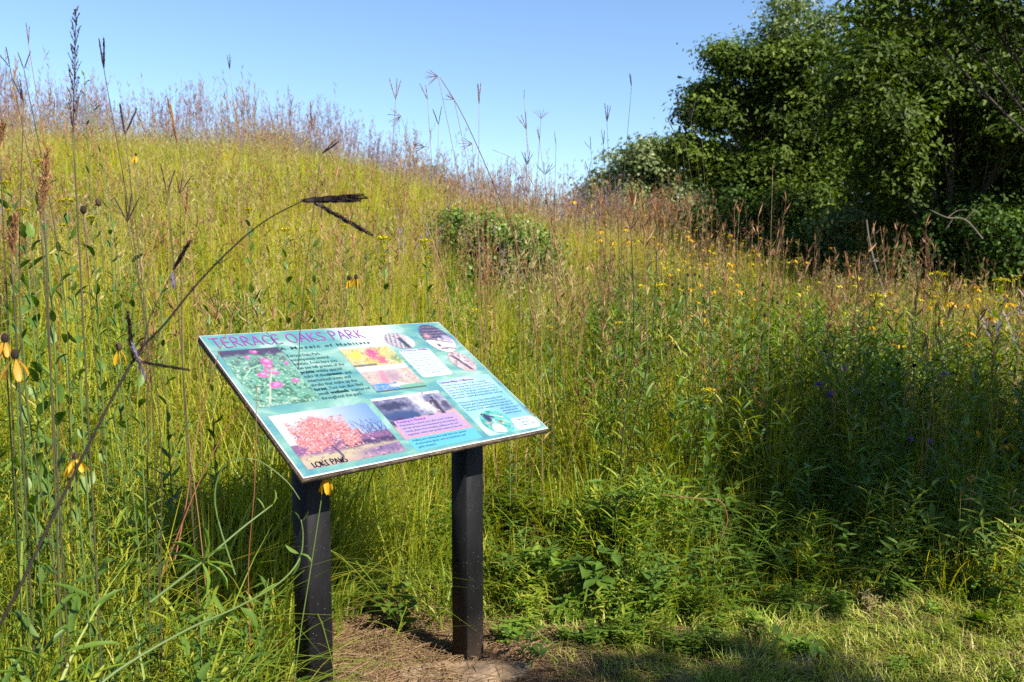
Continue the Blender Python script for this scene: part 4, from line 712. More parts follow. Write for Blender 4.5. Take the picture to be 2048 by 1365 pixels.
branch_thing('broken_branch', 'short broken branch stub beside the pale leaning trunk', 'branch', [(1720, 528, .2), (1745, 524), (1758, 522)], 11.6, .022, M['pale_bark'], [[(1745, 524), (1756, 516)]])

# ------------------------------------------------------------------ single plants that stand out of the meadow
def base_mesh(name, T, F, mat, n=1):
    m = MB(); m.add(T, F, .5); me = m.mesh(name); me.materials.append(mat); return me
ME = {}
for nm, mt in (('leaf', 'forb'), ('weed_leaf', 'weed'), ('grass_leaf', 'green')): 
    for v in range(3): ME[nm, v] = (lambda m: (m.add(LEAF * [1, (.95, 1.25, 1.1)[v], (1, 2.2, -1.2)[v]], LEAFF, (.2, .5, .85)[v]), m.mesh(nm))[1])(MB()); ME[nm, v].materials.append(M[mt])
for v in range(3):
    for nm, mt in (('petal', 'petal'), ('old_petal', 'petal_old')):
        m = MB(); T = np.array([[0, 0, 0], [.15, .10, .01], [.5, .24, .05 - .06 * v], [.85, .2, -.03 * v], [1, .07, -.08], [1, -.07, -.08], [.85, -.2, -.03 * v], [.5, -.24, .05 - .06 * v], [.15, -.10, .01], [.5, 0, .02 - .06 * v], [.93, 0, -.1]]); m.add(T, [[0, 9, 2, 1], [9, 10, 3, 2], [10, 4, 3], [0, 8, 7, 9], [9, 7, 6, 10], [10, 6, 5]], .3 * v); ME[nm, v] = m.mesh(nm); ME[nm, v].materials.append(M[mt])
def ellip(m, c, r, k=10, v=.5, rz_=None):
    th = np.linspace(-math.pi / 2, math.pi / 2, k // 2 + 2); V = [(c[0] + r * math.cos(t) * math.cos(a) + .0, c[1] + r * math.cos(t) * math.sin(a), c[2] + (rz_ or r) * math.sin(t)) for t in th for a in np.arange(k) * 2 * math.pi / k]
    F = [[i * k + j, i * k + (j + 1) % k, (i + 1) * k + (j + 1) % k, (i + 1) * k + j] for i in range(len(th) - 1) for j in range(k)]; m.add(V, F, v)
def knobbly(mat):
    m = MB(); ellip(m, (0, 0, 0), .82, 12, .5, 1.05); n = 130; i = np.arange(n); z = 1 - 2 * (i + .5) / n; a = i * 2.39996; q = np.sqrt(1 - z * z); D = np.stack([q * np.cos(a), q * np.sin(a), z], -1)
    T = np.array([[0, .07, 0], [0, -.035, .06], [0, -.035, -.06], [.2, 0, 0]]); m.templ(T, [[0, 1, 3], [1, 2, 3], [2, 0, 3]], frames(D), D * [.8, .8, 1.03], U(0, 1, n)); me = m.mesh('seed_cone'); me.materials.append(mat); return me
ME['cone'] = knobbly(M['cone']); ME['cone_brown'] = knobbly(M['cone_brown'])
def raceme_mesh(mat, n=46, r=.035, awn=.10, noise=.25):
    m = MB(); m.tube([(0, 0, 0), (.5, 0, 0), (1, 0, 0)], [.012, .012, .006], 4, .2, False); t = np.linspace(.02, .97, n); a = np.arange(n) * 2.2; el = .22
    D = np.stack([np.full(n, math.cos(el)), math.sin(el) * np.cos(a), math.sin(el) * np.sin(a)], -1); O = np.stack([t, r * .35 * np.cos(a), r * .35 * np.sin(a)], -1); sc = np.interp(t, [0, .15, .8, 1], [.06, .11, .10, .05]) * U(.8, 1.2, n)
    m.templ(SLEAF * [1, 1.0, 1], SLEAFF, frames(D, U(-1, 1, n)) * sc[:, None, None], O, U(0, 1, n)); D2 = D + rng.normal(0, noise, D.shape) * [.2, 1, 1]; m.templ(SLEAF * [1, .07, .2], SLEAFF, frames(D2) * (sc * 1.6)[:, None, None], O, U(0, 1, n))
    me = m.mesh('seed_spike'); me.materials.append(mat); return me
ME['raceme', 'black_seed'] = raceme_mesh(M['black_seed'], 80, .035, noise=.13)
for c_ in ('dark_seed', 'pink_seed', 'rust_seed', 'haze_seed', 'anther'): ME['raceme', c_] = raceme_mesh(M[c_])
def gold_mesh():
    m = MB(); r = np.random.default_rng(5); n = 16
    for k in range(n):
        a = k * 2.4; q = math.sqrt(k / n) * .5; c = np.array([q * math.cos(a), q * math.sin(a), .25 - .5 * q * q + r.uniform(-.05, .05)]); m.tube([(0, 0, -.5), c * [.5, .5, 0] + [0, 0, -.15], c], [.02, .015, .012], 3, .3, False)
        j = 14; D = r.normal(0, 1, (j, 3)); D[:, 2] = np.abs(D[:, 2]); m.templ(SLEAF * [1, 2.2, 1], SLEAFF, frames(D) * .15, np.tile(c, (j, 1)), r.random(j))
    me = m.mesh('flower_head'); me.materials.append(M['gold']); return me
ME['gold'] = gold_mesh()
def berg_mesh(mt):
    m = MB(); n = 60; r = np.random.default_rng(6); D = r.normal(0, 1, (n, 3)); D[:, 2] = np.abs(D[:, 2]) * .7 - .15; m.templ(SLEAF * [1, .9, 1.5], SLEAFF, frames(D) * .9, np.zeros((n, 3)), r.random(n)); ellip(m, (0, 0, -.05), .35, 8, .1); me = m.mesh('flower_head'); me.materials.append(M[mt]); return me
ME['violet'] = berg_mesh('violet'); ME['dark_head'] = berg_mesh('dark_seed')
def frame_to(dirv, roll=0.0, sc=1.0, o=(0, 0, 0)):
    Fm = frames(np.array([dirv], float), np.array([roll]))[0] * sc; return Matrix(((Fm[0, 0], Fm[0, 1], Fm[0, 2], o[0]), (Fm[1, 0], Fm[1, 1], Fm[1, 2], o[1]), (Fm[2, 0], Fm[2, 1], Fm[2, 2], o[2]), (0, 0, 0, 1)))
def part(root, name, me, Mx): return put(link(name, me), root, Mx)
def stem_to(root, B, tip, r0, r1, mat, bow=(0, 0), name='stem', k=5, lean=None):
    P_ = np.array([B + [0, 0, -.03], B * .72 + tip * .28 + [bow[0] * .4, bow[1] * .4, .06 * (tip[2] - B[2])], B * .35 + tip * .65 + [bow[0], bow[1], .03 * (tip[2] - B[2])], tip]) - B
    c = curve(P_); m = MB(); m.tube(c, np.linspace(r0, r1, len(c)), k, random.random()); put(link(name, m.mesh(name, True), None, mat), root, I4); return c
def base_of(tip, dx=0.0, dy=0.0): x, y = tip[0] + dx, tip[1] + dy; return np.array([x, y, float(ground_z(x, y))])
def add_leaves(root, c, ts, L_, ang, kind='leaf', a0=0, wdf=1.0):
    for k, t in enumerate(ts):
        i = t * (len(c) - 1); j = min(int(i), len(c) - 2); o_ = c[j] * (1 - i + j) + c[j + 1] * (i - j); a = a0 + k * 2.4 + random.uniform(-.3, .3); el = ang + random.uniform(-.25, .25)
        Mx = frame_to((math.cos(a) * math.cos(el), math.sin(a) * math.cos(el), math.sin(el)), random.uniform(-.5, .5), L_ * random.uniform(.75, 1.15) * (1.1 - .4 * t), o_)
        part(root, 'leaf', ME[kind, k % 3], Mx @ Matrix.Diagonal((1, wdf, 1, 1)))
def coneflower(px, py, d_, label, r=.0075, npet=7, droop=-1.1, plen=.036, kind='petal', cone='cone', dx=.0, dy=.1, nl=3, tilt=0, stem='green_stem', group='yellow coneflowers'):
    tip = at(px, py, d_); B = base_of(tip, dx, dy); root = thing('coneflower', B, label, 'flower', group); c = stem_to(root, B, tip, .0022, .0014, M[stem]); T0 = c[-1]
    part(root, 'seed_cone', ME[cone], Matrix.Translation(T0 + [0, 0, r * .9]) @ Matrix.Rotation(tilt, 4, 'Y') @ Matrix.Diagonal((r, r, r * 1.15, 1)))
    for k in range(npet):
        a = k * 2 * math.pi / npet + random.uniform(-.3, .3); el = droop + random.uniform(-.25, .25); part(root, 'petal', ME[kind, k % 3], frame_to((math.cos(a) * math.cos(el), math.sin(a) * math.cos(el), math.sin(el)), random.uniform(-.6, .6), plen * random.uniform(.75, 1.1), T0 + np.array([math.cos(a), math.sin(a), 0]) * r * .5) @ Matrix.Diagonal((1, .62, 1, 1)))
    add_leaves(root, c, np.linspace(.25, .8, nl), .06, .4, wdf=.6); return root
coneflower(10, 684, 1.5, 'dark-headed coneflower with drooping petals cut by the left border', .0072, 6, -1.25, .032, 'petal_old' if 0 else 'old_petal', dx=-.05)
coneflower(30, 717, 1.48, 'coneflower with a round black head and long limp orange-yellow petals, near the left border', .0078, 6, -1.0, .042, 'old_petal', dx=-.06)
coneflower(238, 700, 2.0, 'coneflower with a rough brown cone, just right of the crossing dark stem', .0085, 6, -1.2, .040, cone='cone_brown', dx=.01)
coneflower(150, 918, 1.5, 'wilting yellow flower low in the left grass with curled hanging petals', .006, 8, -.9, .036, cone='cone_brown', dx=-.02)
coneflower(650, 952, 2.13, 'yellow flower hanging upside down under the lower left corner of the panel', .006, 7, -1.35, .048, cone='cone_brown', dx=-.12, dy=.02, nl=1)
coneflower(698, 560, 3.3, 'left one of two drooping coneflowers side by side above the panel', .0085, 7, -1.15, .034, nl=4)
coneflower(712, 558, 3.35, 'right one of two drooping coneflowers side by side above the panel', .0085, 7, -1.2, .036, nl=4)
coneflower(272, 312, 5.0, 'small yellow coneflower high on the left slope between two dark seed stalks', .008, 7, -1.2, .05, nl=2)
coneflower(1408, 636, 4.9, 'black-coned coneflower with hanging petals right of the V-shaped dark stems', .012, 7, -1.2, .042, nl=3)
coneflower(1344, 678, 4.6, 'coneflower with a dark cone and thin petals below and left of its taller neighbour', .010, 5, -1.2, .034, nl=3)
coneflower(1352, 696, 4.4, 'bare dark cone just beneath a thin-petalled coneflower', .010, 0, -1.2, .03, nl=2)
coneflower(1530, 634, 5.2, 'dark-headed coneflower standing among red stalks in the middle of the meadow', .011, 4, -1.2, .034, nl=2)
coneflower(1950, 858, 4.0, 'left of three yellow coneflowers glowing in the shade at the right border', .009, 8, -.8, .044)
coneflower(1998, 856, 4.05, 'upper right of three yellow coneflowers glowing in the shade', .009, 8, -.9, .044)
coneflower(2012, 888, 3.9, 'lowest of three yellow coneflowers in the shade at the right border', .009, 8, -.6, .04)
coneflower(1740, 650, 5.5, 'small yellow flower alone above the purple blooms', .007, 7, -.7, .05, nl=2)
coneflower(1797, 690, 5.2, 'yellow flower facing up behind the dark round seed heads', .007, 7, -.2, .05, nl=2)
coneflower(1940, 664, 5.4, 'yellow flower at the lower left of the cluster by the right border', .007, 8, -.5, .055, nl=2)
coneflower(1900, 604, 5.8, 'bright yellow flower highest in the cluster near the dark shrubs', .007, 8, -.5, .06, nl=2)
coneflower(1880, 640, 5.6, 'orange-yellow flower in the middle of the right-hand cluster', .007, 8, -.6, .055, 'old_petal', nl=2)
coneflower(2015, 606, 5.9, 'yellow flower at the top of the right border', .007, 8, -.5, .06, nl=2)
coneflower(1985, 634, 5.7, 'yellow flower between the right-hand goldenrod and the border', .007, 8, -.6, .055, nl=2)
for x, y, d_, lab in ((1201, 462, 8, 'yellow flower in the reddish grass nearest the far rounded tree'), (1226, 484, 8, 'yellow flower under the reddish grass left of the dark tangle'), (1252, 458, 8.4, 'yellow flower directly below the far rounded tree'), (1255, 482, 8, 'orange flower just above the V-shaped stem tips'), (1148, 402, 8.5, 'yellow flower highest against the foot of the far tree'), (1318, 485, 8.2, 'orange-yellow flower right of the V-shaped stem tips'), (1378, 478, 8.4, 'orange flower below the left oak, first in a loose row'), (1200, 478, 8, 'small yellow flower just below two others in the reddish grass'), (1590, 520, 8.5, 'orange flower at the foot of the shrub under the dark oak'), (1612, 524, 8.4, 'orange flower right beside another under the dark oak')):
    coneflower(x, y, d_, lab, .008, 7, -.7, .05 if d_ < 8.3 else .045, nl=1)
for x, y, d_, lab, mt in ((167, 426, 2.6, 'round dark seed head on a straight stem left of its brown twin', 'cone'), (197, 411, 2.75, 'brown round seed head on a thin pale stem', 'cone_brown'), (1357, 570, 5.2, 'leftmost of the small black thimble heads', 'cone'), (1376, 553, 5.3, 'tall black thimble head second from the left', 'cone'), (1390, 552, 5.2, 'black thimble head over a pale yellow tuft', 'cone'), (1399, 556, 5.3, 'rightmost of the small black thimble heads', 'cone'), (1345, 572, 5.1, 'short black thimble head at the foot of the group', 'cone'), (1368, 590, 5.0, 'lowest black thimble head of the group', 'cone'), (1526, 572, 5.2, 'single dark thimble head in the yellow grass', 'cone'), (1555, 608, 5.0, 'single dark thimble head lower in the yellow grass', 'cone')):
    coneflower(x, y, d_, lab, .0085 if d_ > 4 else .0105, 0, cone=mt, nl=2, stem='dark_stem' if d_ < 2.7 else 'green_stem', group='bare seed heads')
# goldenrod
def goldenrod(px, py, d_, label, hs=.05, nl=16, L_=.05, dx=0, dy=.05, bow=0, nh=1, ang=.9):
    tip = at(px, py, d_); B = base_of(tip, dx, dy); root = thing('goldenrod', B, label, 'goldenrod', 'goldenrods'); c = stem_to(root, B, tip, .0034, .0018, M['green_stem'], (bow, 0)); part(root, 'flower_head', ME['gold'], Matrix.Translation(c[-1]) @ Matrix.Rotation(random.uniform(0, 6), 4, 'Z') @ Matrix.Scale(hs, 4))
    for k in range(nh - 1): part(root, 'flower_head', ME['gold'], Matrix.Translation(c[-2 - k] + np.array([random.uniform(-.02, .02), 0, -.01])) @ Matrix.Scale(hs * .6, 4))
    add_leaves(root, c, np.linspace(.18, .93, nl + 4), L_ * 1.3, ang, a0=random.random() * 6); return root
for a in ((12, 372, 2.5, 'goldenrod with small pale heads cut by the left border', .04, 16, .05, 0, .05, 0, 3), (78, 328, 2.2, 'leafy green-budded stalk leaning right behind brown hanging seed heads', .03, 18, .055, -.03, .05, .02, 2), (133, 408, 2.7, 'goldenrod with a pale yellow head beside the tall dark plume stem', .05, 18, .05, .02, .05, 0, 3), (184, 441, 2.8, 'goldenrod with a flat yellow head just right of the dark round seed head', .04, 14, .05, 0, .05, 0, 1), (218, 425, 2.5, 'narrow dark leafy stalk right of the brown seed head', .012, 22, .035, 0, .05, 0, 1),
          (45, 425, 2.2, 'leafy stalk with a yellow head low among the left stems', .03, 20, .055, -.04, .05, .02, 1), (498, 424, 3.6, 'goldenrod with a pale head just right of the arching dark stem', .045, 16, .05), (570, 464, 3.5, 'goldenrod head directly under the dark drooping spikes', .045, 16, .05), (626, 466, 3.5, 'goldenrod with a flat head, second right of the arching stem', .045, 17, .05), (690, 455, 4.2, 'short goldenrod head left of the drooping spike tips', .04, 10, .05), (768, 484, 3.7, 'wide flat goldenrod head right of the drooping spike tips', .07, 16, .05, 0, .05, 0, 2), (850, 488, 3.7, 'goldenrod with a bent yellow head left of the round shrub', .06, 16, .05, .02, .05, .01, 3),
          (950, 624, 4.2, 'small goldenrod above the top right corner of the panel', .045, 12, .05), (1100, 660, 4.4, 'small goldenrod right of the panel behind thin red stems', .045, 12, .05), (1417, 786, 3.6, 'goldenrod standing in the shaded foreground, pale leaves lit from behind', .06, 22, .055, 0, .03, 0, 2), (1320, 578, 5.4, 'flat yellow goldenrod head left of the black thimble heads', .10, 12, .06), (1738, 690, 4.6, 'green-budded goldenrod beside dark round seed heads', .07, 18, .05), (1875, 556, 5.4, 'tall goldenrod before the dark shrubs, second from the right border', .11, 14, .07, 0, 0, 0, 3), (2002, 568, 5.2, 'tall goldenrod before the dark shrubs, nearest the right border', .10, 14, .07, 0, 0, 0, 3), (1750, 600, 5.8, 'pale goldenrod at the foot of the leaning trunk', .12, 12, .06), (1240, 880 - 230, 4.4, 'small green-yellow goldenrod between the dark V-shaped stems', .05, 14, .05)):
    goldenrod(*a)
# leafy stalks without bloom
def leafy(px, py, d_, label, nl=26, L_=.06, ang=.7, wdf=.5, dx=0, name='leafy_stalk'):
    tip = at(px, py, d_); B = base_of(tip, dx, .05); root = thing(name, B, label, 'plant', 'leafy stalks without bloom'); c = stem_to(root, B, tip, .0035, .0012, M['green_stem'], (dx * .3, 0)); add_leaves(root, c, np.linspace(.12, .99, nl), L_, ang, wdf=wdf, a0=random.random() * 6)
for a in ((25, 390, 2.0, 'leafy stalk with upright oval leaves closest to the left border', 26, .06, .9, .9), (62, 470, 2.1, 'oval-leaved stalk between two brown plumes at the left', 24, .065, .9, .95), (118, 500, 2.3, 'oval-leaved stalk left of the tall plume stem', 22, .06, .9, .9), (148, 590, 2.0, 'short broad-leaved stalk crossing the tall plume stem', 16, .065, .8, .9), (262, 520, 2.4, 'leafy stalk directly right of the long three-fingered stalk', 22, .06, .8, .9), (320, 560, 2.6, 'leafy stalk left of the arching stem at mid height', 20, .06, .8, .8), (415, 600, 2.8, 'leafy stalk above the top left corner of the panel', 20, .06, .9, .8), (520, 590, 3.3, 'leafy stalk above the word TERRACE', 20, .06, .9, .8), (590, 575, 3.3, 'leafy stalk above the word OAKS', 22, .06, .9, .8), (760, 590, 3.5, 'leafy stalk behind the upper edge right of the two coneflowers', 22, .055, .9, .7), (1225, 700, 3.9, 'leafy stalk standing at the foot of the dark V-shaped stems', 24, .06, .8, .6), (1530, 740, 4.0, 'dark leafy stalk left of the violet blooms', 24, .06, .8, .6), (1700, 760, 4.1, 'leafy stalk rising between violet blooms', 24, .06, .8, .7), (168, 145, 3.2, 'tall narrow-leaved green stalk rising into the sky behind the dark plume', 30, .05, .9, .5), (185, 215, 3.3, 'shorter narrow-leaved green stalk right of the tall one against the sky', 24, .05, .8, .5, .1), (1295, 640, 4.1, 'narrow-leaved dark green stalk in the middle of the meadow', 30, .05, .8, .45), (1610, 640, 4.6, 'bottlebrush-leaved green stalk right of the red stalks', 30, .05, .8, .4), (1960, 690, 4.4, 'dark leafy stalk right of the violet blooms', 28, .05, .7, .5), (1470, 655, 4.4, 'slender leafy stalk left of a dark-headed coneflower', 26, .05, .8, .5), (1020, 700, 3.5, 'leafy stalk beside the upper right edge of the panel', 26, .05, .7, .5)): leafy(*a)
# violet blooms and dark round heads
for x, y, d_, kind, lab in ((1640, 770, 4.2, 'violet', 'violet bloom left of a second one over the shade'), (1662, 790, 4.1, 'violet', 'violet bloom just lower right of its neighbour over the shade'), (1688, 738, 4.5, 'violet', 'small violet bloom at the top of the violet group'), (1712, 784, 4.2, 'violet', 'violet bloom farthest right of the dark stems'), (1822, 880, 3.8, 'violet', 'left of two tiny violet blooms deep in the shade'), (1860, 884, 3.8, 'violet', 'right of two tiny violet blooms deep in the shade'), (1950, 754, 4.5, 'violet', 'pinkish violet bloom near the right border'), (1890, 750, 4.5, 'violet', 'small violet bloom left of the pinkish one'), (1765, 772, 4.2, 'dark_head', 'dark round seed head right of the violet blooms'), (1795, 730, 4.3, 'dark_head', 'dark seed head on a straight stem, left of three'), (1828, 733, 4.3, 'dark_head', 'dark seed head in the middle of three'), (1870, 720, 4.2, 'dark_head', 'largest dark shaggy seed head, right of three'), (1685, 702, 4.6, 'dark_head', 'flat dark seed head above the violet blooms'), (1652, 704, 4.6, 'dark_head', 'flat dark seed head left and above the violet blooms'), (1908, 769 - 20, 4.3, 'dark_head', 'dark ragged seed head between violet blooms by the right border')):
    tip = at(x, y, d_); B = base_of(tip, random.uniform(-.05, .05), .05); root = thing('wild_bergamot', B, lab, 'flower', 'violet blooms and dark seed heads'); c = stem_to(root, B, tip, .0025, .0014, M['dark_stem' if kind == 'dark_head' else 'green_stem']); part(root, 'flower_head', ME[kind], Matrix.Translation(c[-1]) @ Matrix.Scale((.03 if kind == 'violet' else .022) if d_ > 4 else .017, 4)); add_leaves(root, c, np.linspace(.2, .9, 10), .05, .4, wdf=.7)
# seed stalks against the sky
def bluestem(px, py, d_, label, L_=.08, n=3, spread=.35, mt='dark_seed', stem='dark_stem', base_px=None, dirn=(0, 0, 1), r=.0014, dy=.1, thick=.62, extra=()):
    """tip = where the spikes meet; dirn = which way they point"""
    tip = at(px, py, d_); B = base_of(tip, 0, dy) if base_px is None else base_of(np.array([at(base_px, 600, d_)[0], d_, 0]), 0, dy)
    root = thing('seed_stalk', B, label, 'grass stalk', 'tall grass seed stalks'); c = stem_to(root, B, tip, r * 1.3, r * .7, M[stem], ((tip[0] - B[0]) * -.12 + random.uniform(-.05, .05), random.uniform(-.05, .05))); D0 = np.array(dirn, float); D0 /= np.linalg.norm(D0)
    side = np.array([1, 0, 0]) if abs(D0[0]) < .8 else np.array([0, 0, 1.])
    for k in range(n):
        q = (k - (n - 1) / 2) * (2 / max(1, n - 1)) if n > 1 else 0; v = D0 + side * q * spread + rng.normal(0, .08, 3); part(root, 'seed_spike', ME['raceme', mt], frame_to(v, random.uniform(0, 3), 1, c[-1]) @ Matrix.Diagonal((L_ * random.uniform(.8, 1.05), L_ * thick, L_ * thick, 1)))
    for (ex, ey, el, sx, sz) in extra: part(root, 'seed_spike', ME['raceme', mt], frame_to((sx, 0, sz), 0, el, at(ex, ey, d_) - B))
    return root
ST = [
 (208, 140, 1.9, 'dark three-fingered seed stalk, tallest right of the plume', .075, 3, .12, 'dark_seed', 'dark_stem', 232),
 (48, 140, 2.1, 'dark forked seed stalk leaning at the left border against the sky', .05, 2, .4, 'dark_seed', 'dark_stem', 75),
 (47, 205, 1.8, 'dark forked stalk just below its neighbour at the left border', .06, 3, .2, 'dark_seed', 'dark_stem', 70, (-.3, 0, 1)),
 (57, 90, 3.0, 'pinkish single spike near the top left corner', .07, 2, .06, 'pink_seed', 'red_stem', 80),
 (20, 135, 2.4, 'forked dark stalk cut by the left border, pointing left', .07, 2, .3, 'dark_seed', 'dark_stem', 70, (-.6, 0, 1)),
 (250, 270, 1.9, 'dark stalk with three spread fingers above the arching stem', .08, 3, .3, 'dark_seed', 'dark_stem', 262),
 (255, 445, 1.85, 'dark stalk opening into a narrow V left of the arching stem', .07, 4, .45, 'dark_seed', 'dark_stem', 250),
 (292, 268, 3.0, 'rusty leaning spike against the sky right of the spread fingers', .10, 1, .1, 'rust_seed', 'stalk', 330, (-.4, 0, 1)),
 (355, 290, 3.0, 'rusty seed plume leaning left on the crest', .16, 2, .05, 'rust_seed', 'stalk', 375, (-.25, 0, 1)),
 (334, 388, 1.9, 'thin stalk with two dark fingers left of the short clustered one', .065, 2, .25, 'dark_seed', 'dark_stem', 350),
 (360, 388, 2.0, 'short cluster of dark fingers between thin stems', .05, 3, .4, 'dark_seed', 'dark_stem', 352, (.15, 0, 1)),
 (372, 430, 2.2, 'loose brown seed plume right of the narrow V', .09, 2, .1, 'rust_seed', 'stalk', 380),
 (642, 310, 2.4, 'seed stalk fanning to the right above the arching stem', .065, 4, .35, 'dark_seed', 'dark_stem', 560, (.75, 0, .65)),
 (459, 140, 4.2, 'small lone forked tip high in the sky above the crest', .07, 3, .15, 'dark_seed', 'stalk', 470),
 (576, 200, 4.5, 'thin single spike against the sky over the hill crest', .09, 1, .1, 'pink_seed', 'stalk', 585),
 (624, 260, 5, 'pale stiff spike standing on the crest', .18, 1, .1, 'rust_seed', 'tan_stem', 628),
 (791, 200, 3.4, 'pink three-fingered tip high in the sky, leftmost of the tall group', .085, 3, .3, 'pink_seed', 'pink_seed', 800),
 (802, 232, 3.6, 'star-like nodding seed head with drooping fingers', .06, 6, .9, 'pink_seed', 'stalk', 985, (-.5, 0, -.3)),
 (876, 153, 3.5, 'highest nodding pink seed head fanned to the left on a bent stem', .055, 6, .7, 'pink_seed', 'red_stem', 1010, (-.9, 0, -.1)),
 (908, 200, 3.55, 'second nodding fan on the bent stem, fingers to the upper left', .045, 4, .5, 'pink_seed', 'red_stem', 1035, (-.8, 0, .5)),
 (855, 200, 3.6, 'pink spike below the highest nodding fan', .075, 2, .12, 'pink_seed', 'stalk', 888, (-.3, 0, 1)),
 (877, 250, 3.6, 'thin forked tip below the highest nodding fan', .08, 2, .22, 'dark_seed', 'stalk', 890),
 (958, 210, 3.5, 'upright pale pink spikes right of the bent stem', .09, 3, .12, 'pink_seed', 'stalk', 968),
 (945, 288, 3.6, 'small drooping fan halfway up the bent stem', .06, 5, .6, 'pink_seed', 'pink_seed', 1000, (-.9, 0, 0)),
 (850, 294, 3.4, 'small dark fan pointing left under the star-like head', .05, 4, .5, 'dark_seed', 'stalk', 930, (-.9, 0, 0)),
 (1048, 200, 4.4, 'small pale tip standing alone over the crest', .06, 1, .1, 'pink_seed', 'pink_seed', 1052),
 (1053, 260, 3.6, 'brown forked spikes left of the small star against the sky', .075, 3, .3, 'pink_seed', 'stalk', 1090, (-.4, 0, 1)),
 (1082, 238, 4.0, 'tiny pale star of fingers against the sky', .05, 6, 1.2, 'pink_seed', 'pink_seed', 1085, (0, 0, .3)),
 (1080, 285, 3.8, 'brown single spike right of the brown fork', .07, 2, .1, 'pink_seed', 'stalk', 1110, (-.25, 0, 1)),
 (1112, 290, 4.0, 'single dark spike right of the brown ones', .07, 1, .1, 'dark_seed', 'dark_stem', 1145, (-.15, 0, 1)),
 (1054, 330, 3.6, 'blue-grey stalk with short side fingers below the brown fork', .06, 4, .5, 'dark_seed', 'dark_stem', 1066),
 (1090, 350, 3.7, 'bushy bundle of side fingers on a dark stalk over the crest', .06, 5, .9, 'dark_seed', 'dark_stem', 1105, (.2, 0, .7)),
 (1214, 245, 4.2, 'dark double spike on a tall stem left of the tallest one', .09, 3, .2, 'dark_seed', 'dark_stem', 1200),
 (1263, 175, 4.0, 'tallest dark spike standing alone in the open sky', .07, 2, .06, 'dark_seed', 'dark_stem', 1268),
 (1182, 300, 4.4, 'leaning pair of dark spikes low in the sky', .07, 2, .3, 'dark_seed', 'dark_stem', 1195, (-.4, 0, 1)),
 (1207, 290, 4.3, 'slim spike between the leaning pair and the double spike', .08, 2, .2, 'dark_seed', 'dark_stem', 1195),
 (1178, 350, 4.2, 'short dark fork at the crest by the far tree', .07, 3, .4, 'dark_seed', 'dark_stem', 1190, (.2, 0, 1)),
 (1230, 360, 4.2, 'dark side-branching tip before the far tree', .07, 4, .8, 'dark_seed', 'dark_stem', 1215, (.4, 0, .7)),
 (1347, 262, 3.8, 'leftmost of the dark spikes beside the oak, low', .085, 1, .1, 'dark_seed', 'dark_stem', 1400, (-.3, 0, 1)),
 (1358, 225, 3.8, 'upper dark spike left of the oak crown', .10, 1, .1, 'dark_seed', 'dark_stem', 1410, (-.22, 0, 1)),
 (1370, 278, 3.8, 'short dark spike between two others beside the oak', .07, 1, .1, 'dark_seed', 'dark_stem', 1415, (-.45, 0, 1)),
 (1382, 240, 3.9, 'dark crossing spikes touching the oak crown', .09, 3, .4, 'dark_seed', 'dark_stem', 1440, (-.1, 0, 1)),
 (1404, 275, 3.8, 'long dark spike in front of the oak crown', .10, 1, .1, 'dark_seed', 'dark_stem', 1450, (-.3, 0, 1)),
 (1290, 410, 3.8, 'arching fan of reddish brown fingers before the far tree', .085, 6, .5, 'pink_seed', 'tan_stem', 1235, (.75, 0, .5)),
 (1315, 500, 3.6, 'right arm of the two dark stems that form a V', .05, 1, .1, 'dark_seed', 'dark_stem', 1238, (.3, 0, 1), .0034),
 (1262, 460, 3.6, 'left arm of the two dark stems that form a V', .09, 3, .3, 'dark_seed', 'dark_stem', 1240, (.2, 0, 1), .0034),
 (1545, 350, 3.9, 'tall thin tan stem crossing the dark oak', .06, 1, .1, 'rust_seed', 'tan_stem', 1555),
 (1478, 430, 4.2, 'thin green stem before the dark trunks', .08, 2, .2, 'rust_seed', 'green_stem', 1490),
 (1453, 520, 4.2, 'bright red stalk at the foot of the left oak', .10, 1, .1, 'pink_seed', 'red_stem', 1470, (-.3, 0, 1)),
 (1505, 470, 4.2, 'tall red stalk before the shrubs', .09, 1, .1, 'rust_seed', 'red_stem', 1515),
 (1700, 560, 6.5, 'reddish brown seed plume left of the leaning trunk', .22, 3, .2, 'rust_seed', 'red_stem', 1700),
 (1782, 560, 5.5, 'tall rusty plumes right of the leaning trunk', .20, 4, .2, 'rust_seed', 'stalk', 1790),
 (1860, 540, 5.2, 'leaning rusty plume before the dark shrubs', .14, 3, .3, 'rust_seed', 'stalk', 1890, (-.5, 0, 1)),
 (963, 560, 3.8, 'long straight red and green stem above the right end of the panel', .05, 2, .2, 'pink_seed', 'red_stem', 968),
 (1015, 345, 3.5, 'thin curved stem leaning left between panel and shrub', .05, 1, .1, 'pink_seed', 'stalk', 1030)]
for a in ST:
    a = list(a); kw = {}
    if len(a) > 9: kw['base_px'] = a[9]
    if len(a) > 10: kw['dirn'] = a[10]
    if len(a) > 11: kw['r'] = a[11]
    bluestem(*a[:9], **kw)
